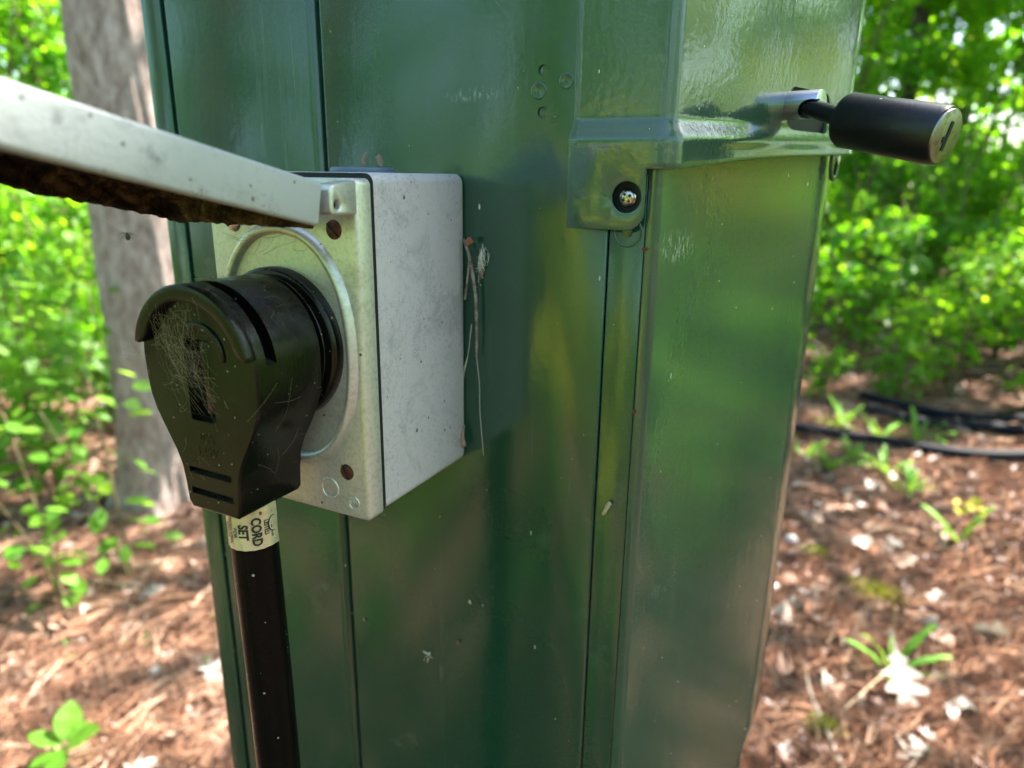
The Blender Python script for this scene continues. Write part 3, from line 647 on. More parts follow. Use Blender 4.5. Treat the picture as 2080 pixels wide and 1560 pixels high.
# hood: overlaps front corner and side, stepped outwards above its skirt
def smooth(t): t = max(0, min(1, t)); return t*t*(3-2*t)
def hood():
    base = fillet([(.0436, -.0016), (CX+.0024, -.0016), tuple(Vector((CX, 0))+SD*.146+SN*.0018)], [.0058], 12)
    P = [base[0].lerp(base[1], k/10) for k in range(10)] + base[1:-1] + [base[-2].lerp(base[-1], k/24) for k in range(1, 25)]
    ns = normals2(P); S = [max(0, (p-Vector((CX, 0))).dot(SD)) for p in P]
    xt = .0706; i0 = max(i for i, p in enumerate(P) if p.x < xt and p.y < 0)
    P.insert(i0+1, V2(xt, P[i0].y)); ns.insert(i0+1, Vector((0, -1))); S.insert(i0+1, 0); it = i0+1
    bm = bmesh.new(); rows = []; n = len(P)
    tz = [ZT, 1.50, 1.44, 1.38, 1.35, 1.33, 1.3215] + [1.3195-.0092*k/14 for k in range(15)]
    for z in tz:
        row = []
        for p, q, s in zip(P, ns, S):
            rise = .0052*(s/.146)*smooth((1.345-z)/.025); o_ = .0031*smooth((1.3190-z)/.0082) + .0004*math.sin(s*60+z*9)*(s > .01)
            w = p + q*o_; row.append(bm.verts.new((w.x - (.0004*smooth((1.319-z)/.008) if s == 0 and p.x < .0442 else 0), w.y, z+rise)))
        rows.append(row)
    low = []
    for k in range(1, 5):   # the lip on the corner and the side
        row = [None]*n
        for i in range(it, n):
            v0 = rows[-1][i] if k == 1 else None
            s = S[i]; zl = 1.3024 + .0098*(s/.146) + .0010*math.sin(s*30)*(s > 0); zt_ = 1.3103 + .0052*(s/.146)
            z = zt_ + (zl-zt_)*k/4; w = P[i]+ns[i]*(.0031+.0006*(k/4)*smooth(s/.03)); row[i] = bm.verts.new((w.x, w.y, z))
        low.append(row)
    for a, b in zip(rows[:-1], rows[1:]):
        for i in range(n-1): bm.faces.new((a[i], b[i], b[i+1], a[i+1]))
    pr = rows[-1]
    for b in low:
        for i in range(it, n-1): bm.faces.new((pr[i], b[i], b[i+1], pr[i+1]))
        pr = b
    # the tab on the front, with its screw hole
    yy = -.0047; top = rows[-1][:it+1]; right = [low[k][it] for k in range(4)]; xr = xt; r = .0062; zb = 1.2827
    pts = [(xr, 1.2975), (xr, 1.292)] + [(xr-r+r*math.cos(a), zb+r-r*math.sin(a)) for a in [k*math.pi/2/8 for k in range(9)]] + [(.058, zb), (.0432, zb), (.0431, 1.296)]
    loop = top + right + [bm.verts.new((x, yy, z)) for x, z in pts]
    es = [bm.edges.get((loop[i], loop[(i+1) % len(loop)])) or bm.edges.new((loop[i], loop[(i+1) % len(loop)])) for i in range(len(loop))]
    cv = [bm.verts.new((.0644+.0050*math.cos(2*math.pi*k/32), yy, 1.2935+.0050*math.sin(2*math.pi*k/32))) for k in range(32)]
    es += [bm.edges.new((cv[i], cv[(i+1) % 32])) for i in range(32)]
    bmesh.ops.triangle_fill(bm, edges=es, use_beauty=True, normal=(0, -1, 0))
    bmesh.ops.recalc_face_normals(bm, faces=bm.faces); bm.faces.ensure_lookup_table()
    f = min(bm.faces, key=lambda f: (f.calc_center_median()-Vector((.055, -.0016, 1.4))).length)
    if f.normal.y > 0: bmesh.ops.reverse_faces(bm, faces=bm.faces)
    me = bpy.data.meshes.new('hood'); bm.to_mesh(me); bm.free()
    return bake(me, [('SOLIDIFY', dict(thickness=.0014, offset=-1)), ('BEVEL', dict(width=.0005, segments=2, limit_method='ANGLE', angle_limit=R(60)))])
hood_me = hood()
# slot for the staple in the side of the hood
def sbox(s0, s1, z0, z1, o0, o1): return loft([[sp(s, z, o_) for s, z in ((s0, z0), (s1, z0), (s1, z1), (s0, z1))] for o_ in (o0, o1)])
slot = bev(sbox(.0822, .1215, 1.3190, 1.3352, -.012, .012), .0052, 4, 60)
hood_me = cut(hood_me, slot)
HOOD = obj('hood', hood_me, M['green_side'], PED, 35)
obj('roof', loft([[(p.x*1.06+.003, -.008+p.y*1.05, z) for p in (V2(-.17, 0), V2(CX+.006, 0), mid_r, V2(CX, .262), V2(-.167, .262), mid_l)] for z in (1.545, 1.58)]), M['green'], PED)
obj('slot_shade_fill', sbox(.0818, .122, 1.3185, 1.3358, -.012, .0006), M['dark'], HOOD)  # solid dark block filling the slot in place of the shade inside
SCW = obj('screw', lathe((.0640, -.0006, 1.2933), (0, -1, 0), [(0, .0030), (.0009, .0031), (.0017, .0026), (.0022, .0017), (.0024, .0001)], 28), M['steel'], HOOD, 50)
for a in (R(35), R(125)):
    d = Vector((math.cos(a), 0, math.sin(a))); n_ = Vector((-math.sin(a), 0, math.cos(a))); c = Vector((.0640, -.0029, 1.2933))
    obj('drive_slot', loft([[c+d*.0017*s+n_*.00045*t_+Vector((0, y, 0)) for s, t_ in ((-1, -1), (1, -1), (1, 1), (-1, 1))] for y in (0, .0007)]), M['dark'], SCW)
obj('screw_shade_disc', lathe((.0644, .0006, 1.2935), (0, -1, 0), [(0, .0054), (.0011, .0054)], 32), M['dark'], HOOD)  # dark disc laid in place of the shaded hole round the screw
# staple of the latch: a cross-drilled rod
RN = Vector((SN.x, SN.y, 0)); rod0 = sp(.0835, 1.3278, -.006)
rod = bev(lathe(rod0, RN, [(0, .0053), (.0205, .0053)], 40), .0007, 2, 50)
pin_c = sp(.0835, 1.3275, .0070)
pdir = (Vector((.1231, .0590, 1.3209))-pin_c).normalized()
rod = cut(rod, lathe(pin_c-pdir*.02, pdir, [(0, .0040), (.04, .0040)], 32))
obj('staple', rod, M['staple'], PED)
# eyelet hanging below the lip
ey = [(0, 0), (.0085, 0), (.0085, -.008), (.0068, -.0125), (.0042, -.0142), (.0016, -.0125), (0, -.008)]
eye = loft([[sp(.131+a, 1.3135+b, o_) for a, b in ey] for o_ in (.0012, .0030)])
eye = cut(eye, loft([[sp(.131+.0042+.0020*math.cos(k*.3927), 1.3135-.0085+.0032*math.sin(k*.3927), o_) for k in range(16)] for o_ in (-.004, .008)]))
obj('eyelet', bev(eye, .0004), M['green'], PED)
# chips of rust on the corner edge
for (x, z, w, h) in ((.0707, 1.2767, .0011, .0006), (.0707, 1.2189, .0006, .0010)):
    obj('rust_spot', loft([[(x+w*math.cos(k*.7854)*(1+.2*math.sin(k*2)), y, z+h*math.sin(k*.7854)) for k in range(8)] for y in (-.0003, -.00075)]), M['rustspot'], PED)

# ------------------------------------------------------------------ padlock
LK = thing('padlock', 'black barrel padlock hanging on the silver staple of the green hood', 'padlock', (.126, .05, 1.32))
a0 = Vector((.1231, .0590, 1.3209)); a1 = Vector((.1546, .0420, 1.3140)); ax = (a1-a0).normalized()
LBd = lathe(a0, ax, [(0, .0068), (.0006, .0086), (.0022, .0094), ((a1-a0).length-.0010, .0094), ((a1-a0).length, .0090)], 56)
obj('lock_body', LBd, M['lock'], LK, 40)
core_ = obj('lock_core', bev(lathe(a1-ax*.001, ax, [(0, .0085), (.0019, .0085)], 48), .0004), M['core'], LK)
X_, Y_, _ = frame_of(ax)
upv = (Vector((0, 0, 1))-ax*ax.z).normalized(); sdv = ax.cross(upv)
def core_bit(cx_, cz_, w, h, rot):
    c = a1+ax*.0010+sdv*cx_+upv*cz_; d = sdv*math.cos(rot)+upv*math.sin(rot); e = -sdv*math.sin(rot)+upv*math.cos(rot)
    return loft([[c+d*w*s+e*h*t_+ax*y for s, t_ in ((-1, -1), (1, -1), (1, 1), (-1, 1))] for y in (-.0004, .00018)])
obj('keyway', join(core_bit(0, 0, .0008, .0046, .12), core_bit(.0011, -.0012, .0012, .0009, .12)), M['dark'], core_)
s1 = a0+ax*.004; bendp = pin_c - pdir*(-.0042)
dr = (s1-pin_c).normalized(); pth = [pin_c-dr*.003, pin_c+dr*.001, pin_c.lerp(s1, .5), s1]
obj('shackle', tube(pth, .0034, 22), M['lock'], LK)

# ------------------------------------------------------------------ outlet box
BX = thing('outlet_box', 'grey cast metal outlet box with open flip lid on the green cabinet', 'outlet box', (-.03, 0, 1.243))
def rbox(x0, x1, z0, z1, r, ys, ins):
    c = fillet([(x0, (z0+z1)/2), (x0, z1), (x1, z1), (x1, z0), (x0, z0), (x0, (z0+z1)/2)], [r]*4, 6)[:-1]
    mx, mz = (x0+x1)/2, (z0+z1)/2; H, V = (x1-x0)/2, (z1-z0)/2
    return loft([[(mx+(p.x-mx)*(1-i/H), y, mz+(p.y-mz)*(1-i/V)) for p in c] for y, i in zip(ys, ins)])
obj('box_body', rbox(-.0605, 0, 1.1867, 1.3002, .0032, (-.0554, -.0551, -.0545, -.0016, -.0007, -.0004), (.0007, .0002, 0, 0, .0004, .0012)), M['cast'], BX, 50)
obj('gasket', rbox(-.0607, .0002, 1.1865, 1.3000, .003, (-.0576, -.0550), (0, 0)), M['dark'], BX)
cov = rbox(-.0612, .0010, 1.1868, 1.2985, .0022, (-.0573, -.0570+-.0006, -.0636, -.0642, -.0645), (.0004, 0, 0, .0003, .0010))
XC, ZC = -.0302, 1.2440
def sell(a, b, y, n=72, e=2.25): return [(XC+a*math.copysign(abs(math.cos(t_))**(2/e), math.cos(t_)), y, ZC+b*math.copysign(abs(math.sin(t_))**(2/e), math.sin(t_))) for t_ in [2*math.pi*k/n for k in range(n)]]
COV = obj('cover_plate', cov, M['cover'], BX, 50)
rim = loft([sell(.0292, .0410, -.0640), sell(.0288, .0406, -.0652), sell(.0279, .0397, -.0664), sell(.0268, .0386, -.0667), sell(.0258, .0376, -.0662), sell(.0252, .0370, -.0648), sell(.0250, .0368, -.0640)], cap=False)
obj('rim', rim, M['cover'], COV, 180)
for x0, x1, hole in ((-.0055, .00095, True), (-.0612, -.0547, False)):   # hinge lugs
    pr = fillet([(-.0640, 1.2882), (-.0757, 1.2882), (-.0757, 1.2966), (-.0640, 1.2980)], [.0016, .0022], 6)
    lg = loft([[(x, p.x, p.y) for p in pr] for x in (x0, x1)])
    if hole: lg = cut(lg, lathe((.004, -.0727, 1.2911), (-1, 0, 0), [(0, .0014), (.008, .0014)], 24))
    obj('hinge_lug', bev(lg, .0006, 2), M['cover'], COV, 50)
obj('hinge_pin', lathe((-.0010, -.0727, 1.2911), (-1, 0, 0), [(0, .0013), (.056, .0013)], 16), M['dark'], COV)
def slotted(x, z, mat, r=.0030, rot=.6, slot_=True, dome=.0008):
    s = obj('cover_screw', lathe((x, -.0640, z), (0, -1, 0), [(0, r*1.05), (.0006, r), (.0008, r*.9), (.0008+dome*.5, r*.5), (.0008+dome*.6, .0001)], 26), mat, COV, 50)
    if slot_:
        d = Vector((math.cos(rot), 0, math.sin(rot))); n_ = Vector((-math.sin(rot), 0, math.cos(rot))); c = Vector((x, -.0653, z))
        obj('drive_slot', loft([[c+d*r*.9*a+n_*.00038*b+Vector((0, y, 0)) for a, b in ((-1, -1), (1, -1), (1, 1), (-1, 1))] for y in (-.0001, .0007)]), M['dark'], s)
    return s
slotted(-.0080, 1.2833, M['rust'], rot=-.75); slotted(-.0082, 1.2034, M['rust'], rot=-1.2, r=.0028); slotted(-.0500, 1.2838, M['steel'], rot=.4, dome=.002); slotted(-.0505, 1.2034, M['rust'], rot=.3)
def ringt(x, z, r, w, y=-.0645, n=40): return lathe((x, y, z), (0, -1, 0), [(-.0002, r+w), (.00025, r+w*.6), (.0003, r), (.00025, r-w*.6), (-.0002, r-w)], n, cap=False)
obj('cast_ring', ringt(-.0160, 1.1958, .0036, .0005), M['cover'], COV, 180)
em = [ringt(-.0058, 1.1924, .0022, .00035)]
for pts in (((-.0010, .0008), (-.0013, 0), (-.0010, -.0008)), ((-.0002, .0010), (.0004, .0003), (-.0004, -.0003), (.0002, -.0010)), ((.0006, -.0010), (.0010, .0010), (.0014, -.0009))):
    em.append(tube([(-.0058+a, -.0647, 1.1924+b) for a, b in pts], .00022, 6))
obj('emblem', join(*em), M['cover'], COV, 180)
def arc_pts(k): return k
# blanking plug on top
obj('closure_plug', bev(lathe((-.0240, -.029, 1.3000), (0, 0, 1), [(0, .0112), (.0016, .0112), (.0020, .0105)], 40), .0003), M['bluegrey'], BX)
# flip lid
LTILT = math.atan(.222); lw0, lw1, LL, LH = -.0608, .0005, .106, .0121
def lid_shell():
    o_ = bev(box(lw0, lw1, -LL, 0, -LH, 0), .0011, 3); return cut(o_, box(lw0+.0020, lw1-.0020, -LL+.002, -.002, -LH-.01, -.0022))
LM = Matrix.Translation((0, -.0776, 1.2972)) @ Matrix.Rotation(-LTILT, 4, 'X')
lm = lid_shell(); lm.transform(LM); LID = obj('lid', lm, M['lid'], BX, 35)
def lining():
    n1, n2 = 60, 40; V = []; F = []; rg = random.Random(8)
    for i in range(n1+1):
        for j in range(n2+1):
            x = lw0+.0021+(lw1-lw0-.0042)*j/n2; y = -.0022-(LL-.0042)*i/n1
            z = -.0045 - .0022*abs(math.sin(x*410+2*math.sin(y*170)))*abs(math.sin(y*330+x*90)) - rg.random()*.0011
            V.append((x, y, z))
    F = [(i*(n2+1)+j, (i+1)*(n2+1)+j, (i+1)*(n2+1)+j+1, i*(n2+1)+j+1) for i in range(n1) for j in range(n2)]
    return bake(mesh(V, F), [('SOLIDIFY', dict(thickness=.0015, offset=1))])
ln = lining(); ln.transform(LM); obj('lining', ln, M['dirt'], LID, 60)
def crust():   # caked dirt on the inner face of the far wall and its edge
    n1, n2 = 90, 10; V = []; rg = random.Random(4)
    for i in range(n1+1):
        y = -.002-(LL-.004)*i/n1; low = -LH-.0001-.0007*max(0, math.sin(y*140+1.1*math.sin(y*420)))**4-rg.random()*.0004
        for j in range(n2+1):
            z = -.004+(low+.004)*j/n2; V.append((lw0+.0021+.0011*abs(math.sin(y*300+z*700))+rg.random()*.0007, y, z))
    F = [(i*(n2+1)+j, i*(n2+1)+j+1, (i+1)*(n2+1)+j+1, (i+1)*(n2+1)+j) for i in range(n1) for j in range(n2)]
    return bake(mesh(V, F), [('SOLIDIFY', dict(thickness=.0016, offset=0))])
def rear_crust():
    n = 50; V = []; rg = random.Random(6)
    for i in range(n+1):
        x = lw0+.002+(lw1-lw0-.0035)*i/n; low = -LH-.0001-.0006*max(0, math.sin(x*190+1.3*math.sin(x*510)))**4-rg.random()*.0004
        for j in range(9): V.append((x, -.0022-.0011*abs(math.sin(x*350+j*.9))-rg.random()*.0006 + .0022*(j == 8), -.004+(low+.004)*j/8))
    F = [(i*9+j, i*9+j+1, (i+1)*9+j+1, (i+1)*9+j) for i in range(n) for j in range(8)]
    return bake(mesh(V, F), [('SOLIDIFY', dict(thickness=.0012, offset=0))])
rc = rear_crust(); rc.transform(LM); obj('caked_dirt', rc, M['dirt'], LID, 60)
cr = crust(); cr.transform(LM); obj('caked_dirt', cr, M['dirt'], LID, 60)
kn = tube([(-.048, -.0727, 1.2911), (-.012, -.0727, 1.2911)], .0026, 16); kb = box(-.048, -.012, -.0785, -.0727, 1.2895, 1.2925)
obj('hinge_knuckle', join(kn, kb), M['lid'], LID)

# ------------------------------------------------------------------ plug and cord
PX, PZ = -.0330, 1.2453
PL = thing('power_plug', 'black round angled power plug with thick cord pushed into the outlet', 'power plug', (PX, -.085, PZ))
hw = [(0, .0237), (-.006, .0235), (-.012, .0228), (-.017, .0210), (-.023, .0178), (-.029, .0144), (-.034, .0125), (-.040, .0117), (-.0462, .0113), (-.0480, .0100)]
def plug_outline(y, rtop=.0237, inset=0, a0=8, a1=172):
    top = []
    for k in range(41):
        a = math.pi*k/40; d = math.degrees(a); f = 1 if (d < a0 or d > a1) else 0; r = (.0237 if f else rtop)-inset
        top.append((PX+r*math.cos(a), y, PZ+r*math.sin(a)))
    left = [(PX-w+inset, y, PZ+z+(inset if z < -.044 else 0)) for z, w in hw[1:]]; right = [(PX+w-inset, y, PZ+z+(inset if z < -.044 else 0)) for z, w in hw[1:]][::-1]
    return top+left+right
pb = loft([plug_outline(-.0716, inset=.0008), plug_outline(-.0724), plug_outline(-.0905), plug_outline(-.0905, .0192), plug_outline(-.0945, .0192), plug_outline(-.0945), plug_outline(-.0978), plug_outline(-.0984, inset=.0006)])
cutters = [box(PX-.0052, PX+.0052, -.12, -.0940, 1.2275, 1.2530)]
for z in (1.2104, 1.2034): cutters.append(box(PX-.0090, PX+.0090, -.12, -.0962, z-.0010, z+.0012))
PB = obj('plug_body', cut(pb, *cutters), M['black'], PL, 35)
def crescent(r0, r1, d0, d1, y0, y1, cx_=PX, cz_=PZ, n=36, taper=True):
    rings = []
    for k in range(n+1):
        a = R(d0+(d1-d0)*k/n); e = min(1, min(k, n-k)/3+.45) if taper else 1; q0 = r1-(r1-r0)*e
        rings.append([(cx_+r*math.cos(a), y, cz_+r*math.sin(a)) for r, y in ((q0, y0), (r1, y0), (r1, y1), (q0, y1))])
    return bev(loft(rings), .0006, 2, 40)
obj('grip_lip', crescent(.0193, .0239, 10, 168, -.0975, -.1012), M['black'], PL, 45)
obj('grip_rib', crescent(.0076, .0098, -8, 130, -.0978, -.0992, PX+.002, PZ+.0032), M['black'], PL, 45)
obj('channel_rib', bev(box(PX-.0006, PX+.0040, -.0966, -.0935, 1.2292, 1.252), .0006), M['black'], PL)
obj('neck', lathe((PX, -.0660, PZ), (0, -1, 0), [(0, .0205), (.0066, .0205)], 48), M['black'], PL)
obj('collar', bev(lathe((PX, -.0690, PZ), (0, -1, 0), [(0, .0232), (.0012, .0232)], 56), .0004), M['black'], PL)
obj('flange', bev(lathe((PX+.0008, -.0640, PZ), (0, -1, 0), [(0, .0254), (.0038, .0254), (.0048, .0246)], 64), .0005), M['black'], PL)
def text_mesh(s, size, bold=.0, xs=1.0, align='CENTER'):
    cu = bpy.data.curves.new('t', 'FONT'); cu.body = s; cu.size = size; cu.offset = bold; cu.align_x = align; cu.align_y = 'CENTER'; cu.resolution_u = 3
    o_ = bpy.data.objects.new('t', cu); COL.objects.link(o_); dg = bpy.context.evaluated_depsgraph_get(); dg.update()
    me = bpy.data.meshes.new_from_object(o_.evaluated_get(dg)); bpy.data.objects.remove(o_)
    for v in me.vertices: v.co.x *= xs
    return me
for s, z in (('30A', 1.2222), ('125V', 1.2178)):
    tm = text_mesh(s, .0042, .00006, 1.05)
    for v in tm.vertices: v.co = Vector((PX+v.co.x, -.09844-v.co.z, z+v.co.y))
    tm = bake(tm, [('SOLIDIFY', dict(thickness=.00014, offset=0))]); obj('rating_text', tm, M['black'], PL, None)
CRX, CRY, CR_ = -.0308, -.0860, .0076
cpts = [(CRX, CRY, 1.203)] + [(CRX+.0012*math.sin(k*.9), CRY, 1.19-.06*k) for k in range(10)] + [(CRX, CRY-.005, .55), (CRX-.02, CRY-.03, .3), (CRX-.08, CRY-.08, .12), (CRX-.25, CRY-.2, .03), (CRX-.6, CRY-.35, .022), (CRX-.9, CRY-.8, .022)]
obj('cord', tube(spline(cpts, 5), CR_, 28), M['cordblack'], PL, 180)
# foil label wrapped round the cord, its print laid on it
LB0, LB1, LR = 1.1828, 1.2010, CR_+.00030
def wrap(a, z, r=LR): return Vector((CRX+.0007*0+r*math.sin(a), CRY-r*math.cos(a), z))
def label_mesh():
    n = 60; V = []; F = []; a0_, a1_ = R(-150), R(112)
    for i in range(n+1):
        a = a0_+(a1_-a0_)*i/n; f = max(0, (i-n*.86)/(n*.14)); r = LR+.0006*f*f
        for k in range(7):
            z = LB0+(LB1-LB0)*k/6; V.append(wrap(a, z, r+.00008*math.sin(a*17+k*1.7)))
    F = [(i*7+k, (i+1)*7+k, (i+1)*7+k+1, i*7+k+1) for i in range(n) for k in range(6)]
    return bake(mesh(V, F), [('SOLIDIFY', dict(thickness=.0002, offset=-1))])
LBL = obj('label_band', label_mesh(), M['label'], PL, 60)
VA = math.atan2(CAM.x-CRX, -(CAM.y-CRY))   # bearing from which the print is read
def printed(s, size, adeg, z, bold=0, xs=1.0):
    me = text_mesh(s, size, bold, xs)
    bm = bmesh.new(); bm.from_mesh(me); bmesh.ops.triangulate(bm, faces=bm.faces); bmesh.ops.subdivide_edges(bm, edges=[e for e in bm.edges if e.calc_length() > .0006], cuts=1); bm.to_mesh(me); bm.free()
    for v in me.vertices: v.co = wrap(VA+R(adeg)+v.co.y/LR, z-v.co.x, LR+.00018)
    return me
inks = [printed('CORD', .0042, 6, 1.1892, .00016, .82), printed('SET', .0042, -24, 1.1894, .00016, .82), printed('LISTED', .0022, 30, 1.1900, .00006, .8), printed('FOR', .0019, -44, 1.1890, .00003), printed('RECREATIONAL', .0019, -57, 1.1895, .00003, .7), printed('VEHICLE', .0019, -68, 1.1895, .00003, .8),
        printed('UL', .0028, 50, 1.1905, .00008, .8), printed('c', .0020, 53, 1.1948, .00003), printed('us', .0020, 47, 1.1868, .00003)]
ring = []
for k in range(41):
    t_ = 2*math.pi*k/40; ring.append(wrap(VA+R(50)+.0019*math.sin(t_)/LR, 1.1905+.0027*math.cos(t_), LR+.00016))
inks.append(tube(ring, .00022, 6))
LBL['label'] = 'foil label printed CORD SET'
obj('print', join(*inks), M['ink'], LBL, None)

# ------------------------------------------------------------------ cobwebs and small litter on the plug, box and cabinet
def strands(n, fn, r0=.00005, r1=.00011, seed=1, k=6):
    rg = random.Random(seed); T = []
    for i in range(n):
        pts = fn(rg); T.append(tube(spline(pts, k) if len(pts) > 2 else pts, rg.uniform(r0, r1), 4))
    return join(*T)
def web_front(rg):   # dusty web draped over the front of the plug
    s = Vector((PX+rg.uniform(-.015, .004), -.1015, PZ+rg.uniform(.008, .020))); e = Vector((PX+rg.uniform(-.004, .008), -.0985, PZ+rg.uniform(-.016, .0)))
    if rg.random() < .55:
        s = s.lerp(e, rg.uniform(0, .9)) + Vector((rg.gauss(0, .002), 0, rg.gauss(0, .002))); e = s + Vector((rg.gauss(0, .004), rg.uniform(0, .002), rg.gauss(-.001, .004)))
    md = s.lerp(e, rg.uniform(.3, .7)) + Vector((rg.gauss(-.0015, .003), -.0010+rg.gauss(0, .0008), rg.gauss(0, .0025)))
    return [s, s.lerp(md, .5)+Vector((rg.gauss(0, .0013), -.0005, rg.gauss(0, .0013))), md, md.lerp(e, .5)+Vector((rg.gauss(0, .0013), -.0005, rg.gauss(0, .0013))), e]
def web_left(rg):
    s = Vector((PX-.0225+rg.gauss(0, .001), -.1005, PZ+.003+rg.gauss(0, .002))); e = s+Vector((rg.gauss(-.004, .004), rg.gauss(0, .003), rg.gauss(0, .004)))
    return [s, s.lerp(e, .5)+Vector((rg.gauss(0, .0018), 0, rg.gauss(0, .0018))), e]
def web_face(rg):
    s = Vector((PX+rg.uniform(-.018, .012), -.0987, PZ+rg.uniform(-.044, .0))); e = s+Vector((rg.gauss(0, .004), 0, rg.gauss(0, .005)))
    return [s, s.lerp(e, .5)+Vector((rg.gauss(0, .001), -.0004, rg.gauss(0, .001))), e]
def web_side(rg):
    y = rg.uniform(-.096, -.073); z = PZ+rg.uniform(-.036, -.002); w = np.interp(z-PZ, [q[0] for q in hw][::-1], [q[1] for q in hw][::-1])
    s = Vector((PX+w+.0003, y, z)); z2 = max(PZ-.040, z+rg.gauss(-.003, .006)); w2 = np.interp(z2-PZ, [q[0] for q in hw][::-1], [q[1] for q in hw][::-1])
    e = Vector((PX+w2+.0004, min(-.0725, y+rg.gauss(.003, .006)), z2)); return [s, s.lerp(e, .5)+Vector((.0012, 0, rg.gauss(0, .001))), e]
def web_top(rg):
    a = R(rg.uniform(15, 120)); y = rg.uniform(-.100, -.074); s = Vector((PX+.0240*math.cos(a), y, PZ+.0240*math.sin(a))); a2 = a+rg.gauss(0, .18); e = Vector((PX+.0242*math.cos(a2), y+rg.gauss(0, .004), PZ+.0242*math.sin(a2)))
    mm = s.lerp(e, .5); return [s, mm+Vector((math.cos(a), 0, math.sin(a)))*.0008, e]
tag(obj('cobweb', join(strands(100, web_front, .000008, .000026, 2), strands(26, web_left, .00002, .00005, 3), strands(12, web_face, .000015, .00003, 4), strands(8, web_side, .000015, .00003, 5), strands(14, web_top, .00002, .00004, 6)), M['dustysilk'], smooth=None),
    'dusty cobweb clinging to the front of the black power plug', 'cobweb')
def web_rim(rg):
    a = R(rg.uniform(60, 175)); s = Vector((XC+.027*math.cos(a), -.0668, ZC+.038*math.sin(a))); e = s+Vector((rg.gauss(0, .004), rg.uniform(-.010, .001), rg.gauss(-.002, .004)))
    return [s, s.lerp(e, .5)+Vector((rg.gauss(0, .0008), 0, rg.gauss(-.0008, .001))), e]
tag(obj('cobweb', strands(30, web_rim, .00003, .00008, 9), M['dustysilk'], smooth=None), 'brown cobweb threads on the rim under the open grey lid', 'cobweb')
# spider under the lid
SPD = thing('spider', 'small brown spider hanging on a thread under the grey lid', 'spider', (-.1444, -.0369, 1.2734))
sc_ = Vector(SPD.location)
def ell(c, r, n=12):
    bm = bmesh.new(); bmesh.ops.create_uvsphere(bm, u_segments=n, v_segments=n//2+2, radius=1); me = bpy.data.meshes.new('m'); bm.to_mesh(me); bm.free()
    me.transform(Matrix.Translation(c) @ Matrix.Diagonal((*r, 1))); return me
obj('spider_body', join(ell(sc_+Vector((.0003, 0, -.0009)), (.0010, .0010, .0012)), ell(sc_+Vector((0, 0, .0006)), (.0006, .0006, .0007))), M['spider'], SPD, 180)
for k in range(8):
    a = R(-60+k*17) if k < 4 else R(180+60-(k-4)*17); d = Vector((math.cos(a)*rt.x, math.cos(a)*rt.y, math.sin(a)))
    p0 = sc_+Vector((0, 0, .0006)); L = .0030 + .0008*(k % 3)
    obj('leg', tube([p0, p0+d*L*.45+Vector((0, 0, .0009)), p0+d*L+Vector((0, 0, .0001 if k % 2 else .0012))], [.00014, .00011, .00006], 5), M['spider'], SPD, 180)
obj('thread', tube([sc_+Vector((0, 0, .0012)), sc_+Vector((-.001, -.020, .0145)), Vector((-.0590, -.1000, 1.2915))], .00003, 4), M['silk'], SPD)
# twig with a bract, and the rest stuck to the cabinet
TW = thing('twig', 'thin curved dead twig caught between the grey box and the green panel', 'twig', (.003, -.003, 1.2550))
tw = spline([(.0012, -.0030, 1.2768), (.0036, -.0034, 1.2716), (.0054, -.0034, 1.2640), (.0064, -.0030, 1.2560), (.0068, -.0028, 1.2440), (.0066, -.0024, 1.2315)], 6)
obj('stem', tube(tw, [.00042+.00025*math.sin(3.1*i/len(tw)) + .00006*math.sin(i*2.1) for i in range(len(tw))], 8), M['twig'], TW, 180)
obj('side_twig', tube(spline([(.0040, -.0032, 1.2690), (.0030, -.0036, 1.2600), (.0018, -.0030, 1.2540)], 5), .00045, 7), M['twig'], TW, 180)
def flake(c, u, v, w, h, th, seed, n=12):
    rg = random.Random(seed); u = Vector(u).normalized(); v = Vector(v).normalized(); q = u.cross(v); pr = [rg.uniform(.6, 1.1) for _ in range(n)]
    mk = lambda o_: [Vector(c)+u*w*pr[k]*math.cos(k*6.283/n)+v*h*pr[k]*math.sin(k*6.283/n)+q*(o_+.25*w*math.cos(k*6.283/n*2)) for k in range(n)]
    return loft([mk(-th), mk(th)])
obj('bract', flake((.0043, -.0040, 1.2762), (1, 0, .9), (-.7, -.3, 1), .0023, .0015, .0002, 3), M['redflake'], TW, 60)
obj('fine_thread', tube(spline([(.0066, -.0024, 1.2315), (.0072, -.0012, 1.2200), (.0074, -.0010, 1.2080), (.0090, -.0009, 1.1900)], 6), .00011, 5), M['silk'], TW, 180)
tag(obj('silk_tuft', strands(40, lambda rg: (lambda s: [s, s+Vector((rg.gauss(0, .001), -.0006, rg.gauss(-.003, .002))), s+Vector((rg.gauss(-.0005, .0012), -.0002, rg.gauss(-.006, .002)))])(Vector((.0086+rg.gauss(0, .0008), -.0012, 1.2722+rg.gauss(0, .001)))), .00003, .00007, 12), M['silk'], smooth=None), 'grey silk tuft on the green panel beside the curved twig', 'silk tuft')
tag(obj('seed_case', tube([(.0079, -.0010, 1.2668), (.0076, -.0012, 1.2620)], [.0004, .0002], 7), M['redflake'], smooth=180), 'slender brown seed hanging below the grey silk tuft', 'seed')
tag(obj('silk_thread', strands(3, lambda rg: [Vector((.0035+rg.gauss(0, .0004), -.0010, 1.2440)), Vector((.0030, -.0030, 1.2320)), Vector((.0006, -.0050, 1.2180+rg.gauss(0, .003)))], .00005, .00008, 13), M['silk'], smooth=None), 'pale thread strung from the twig to the edge of the box', 'thread')
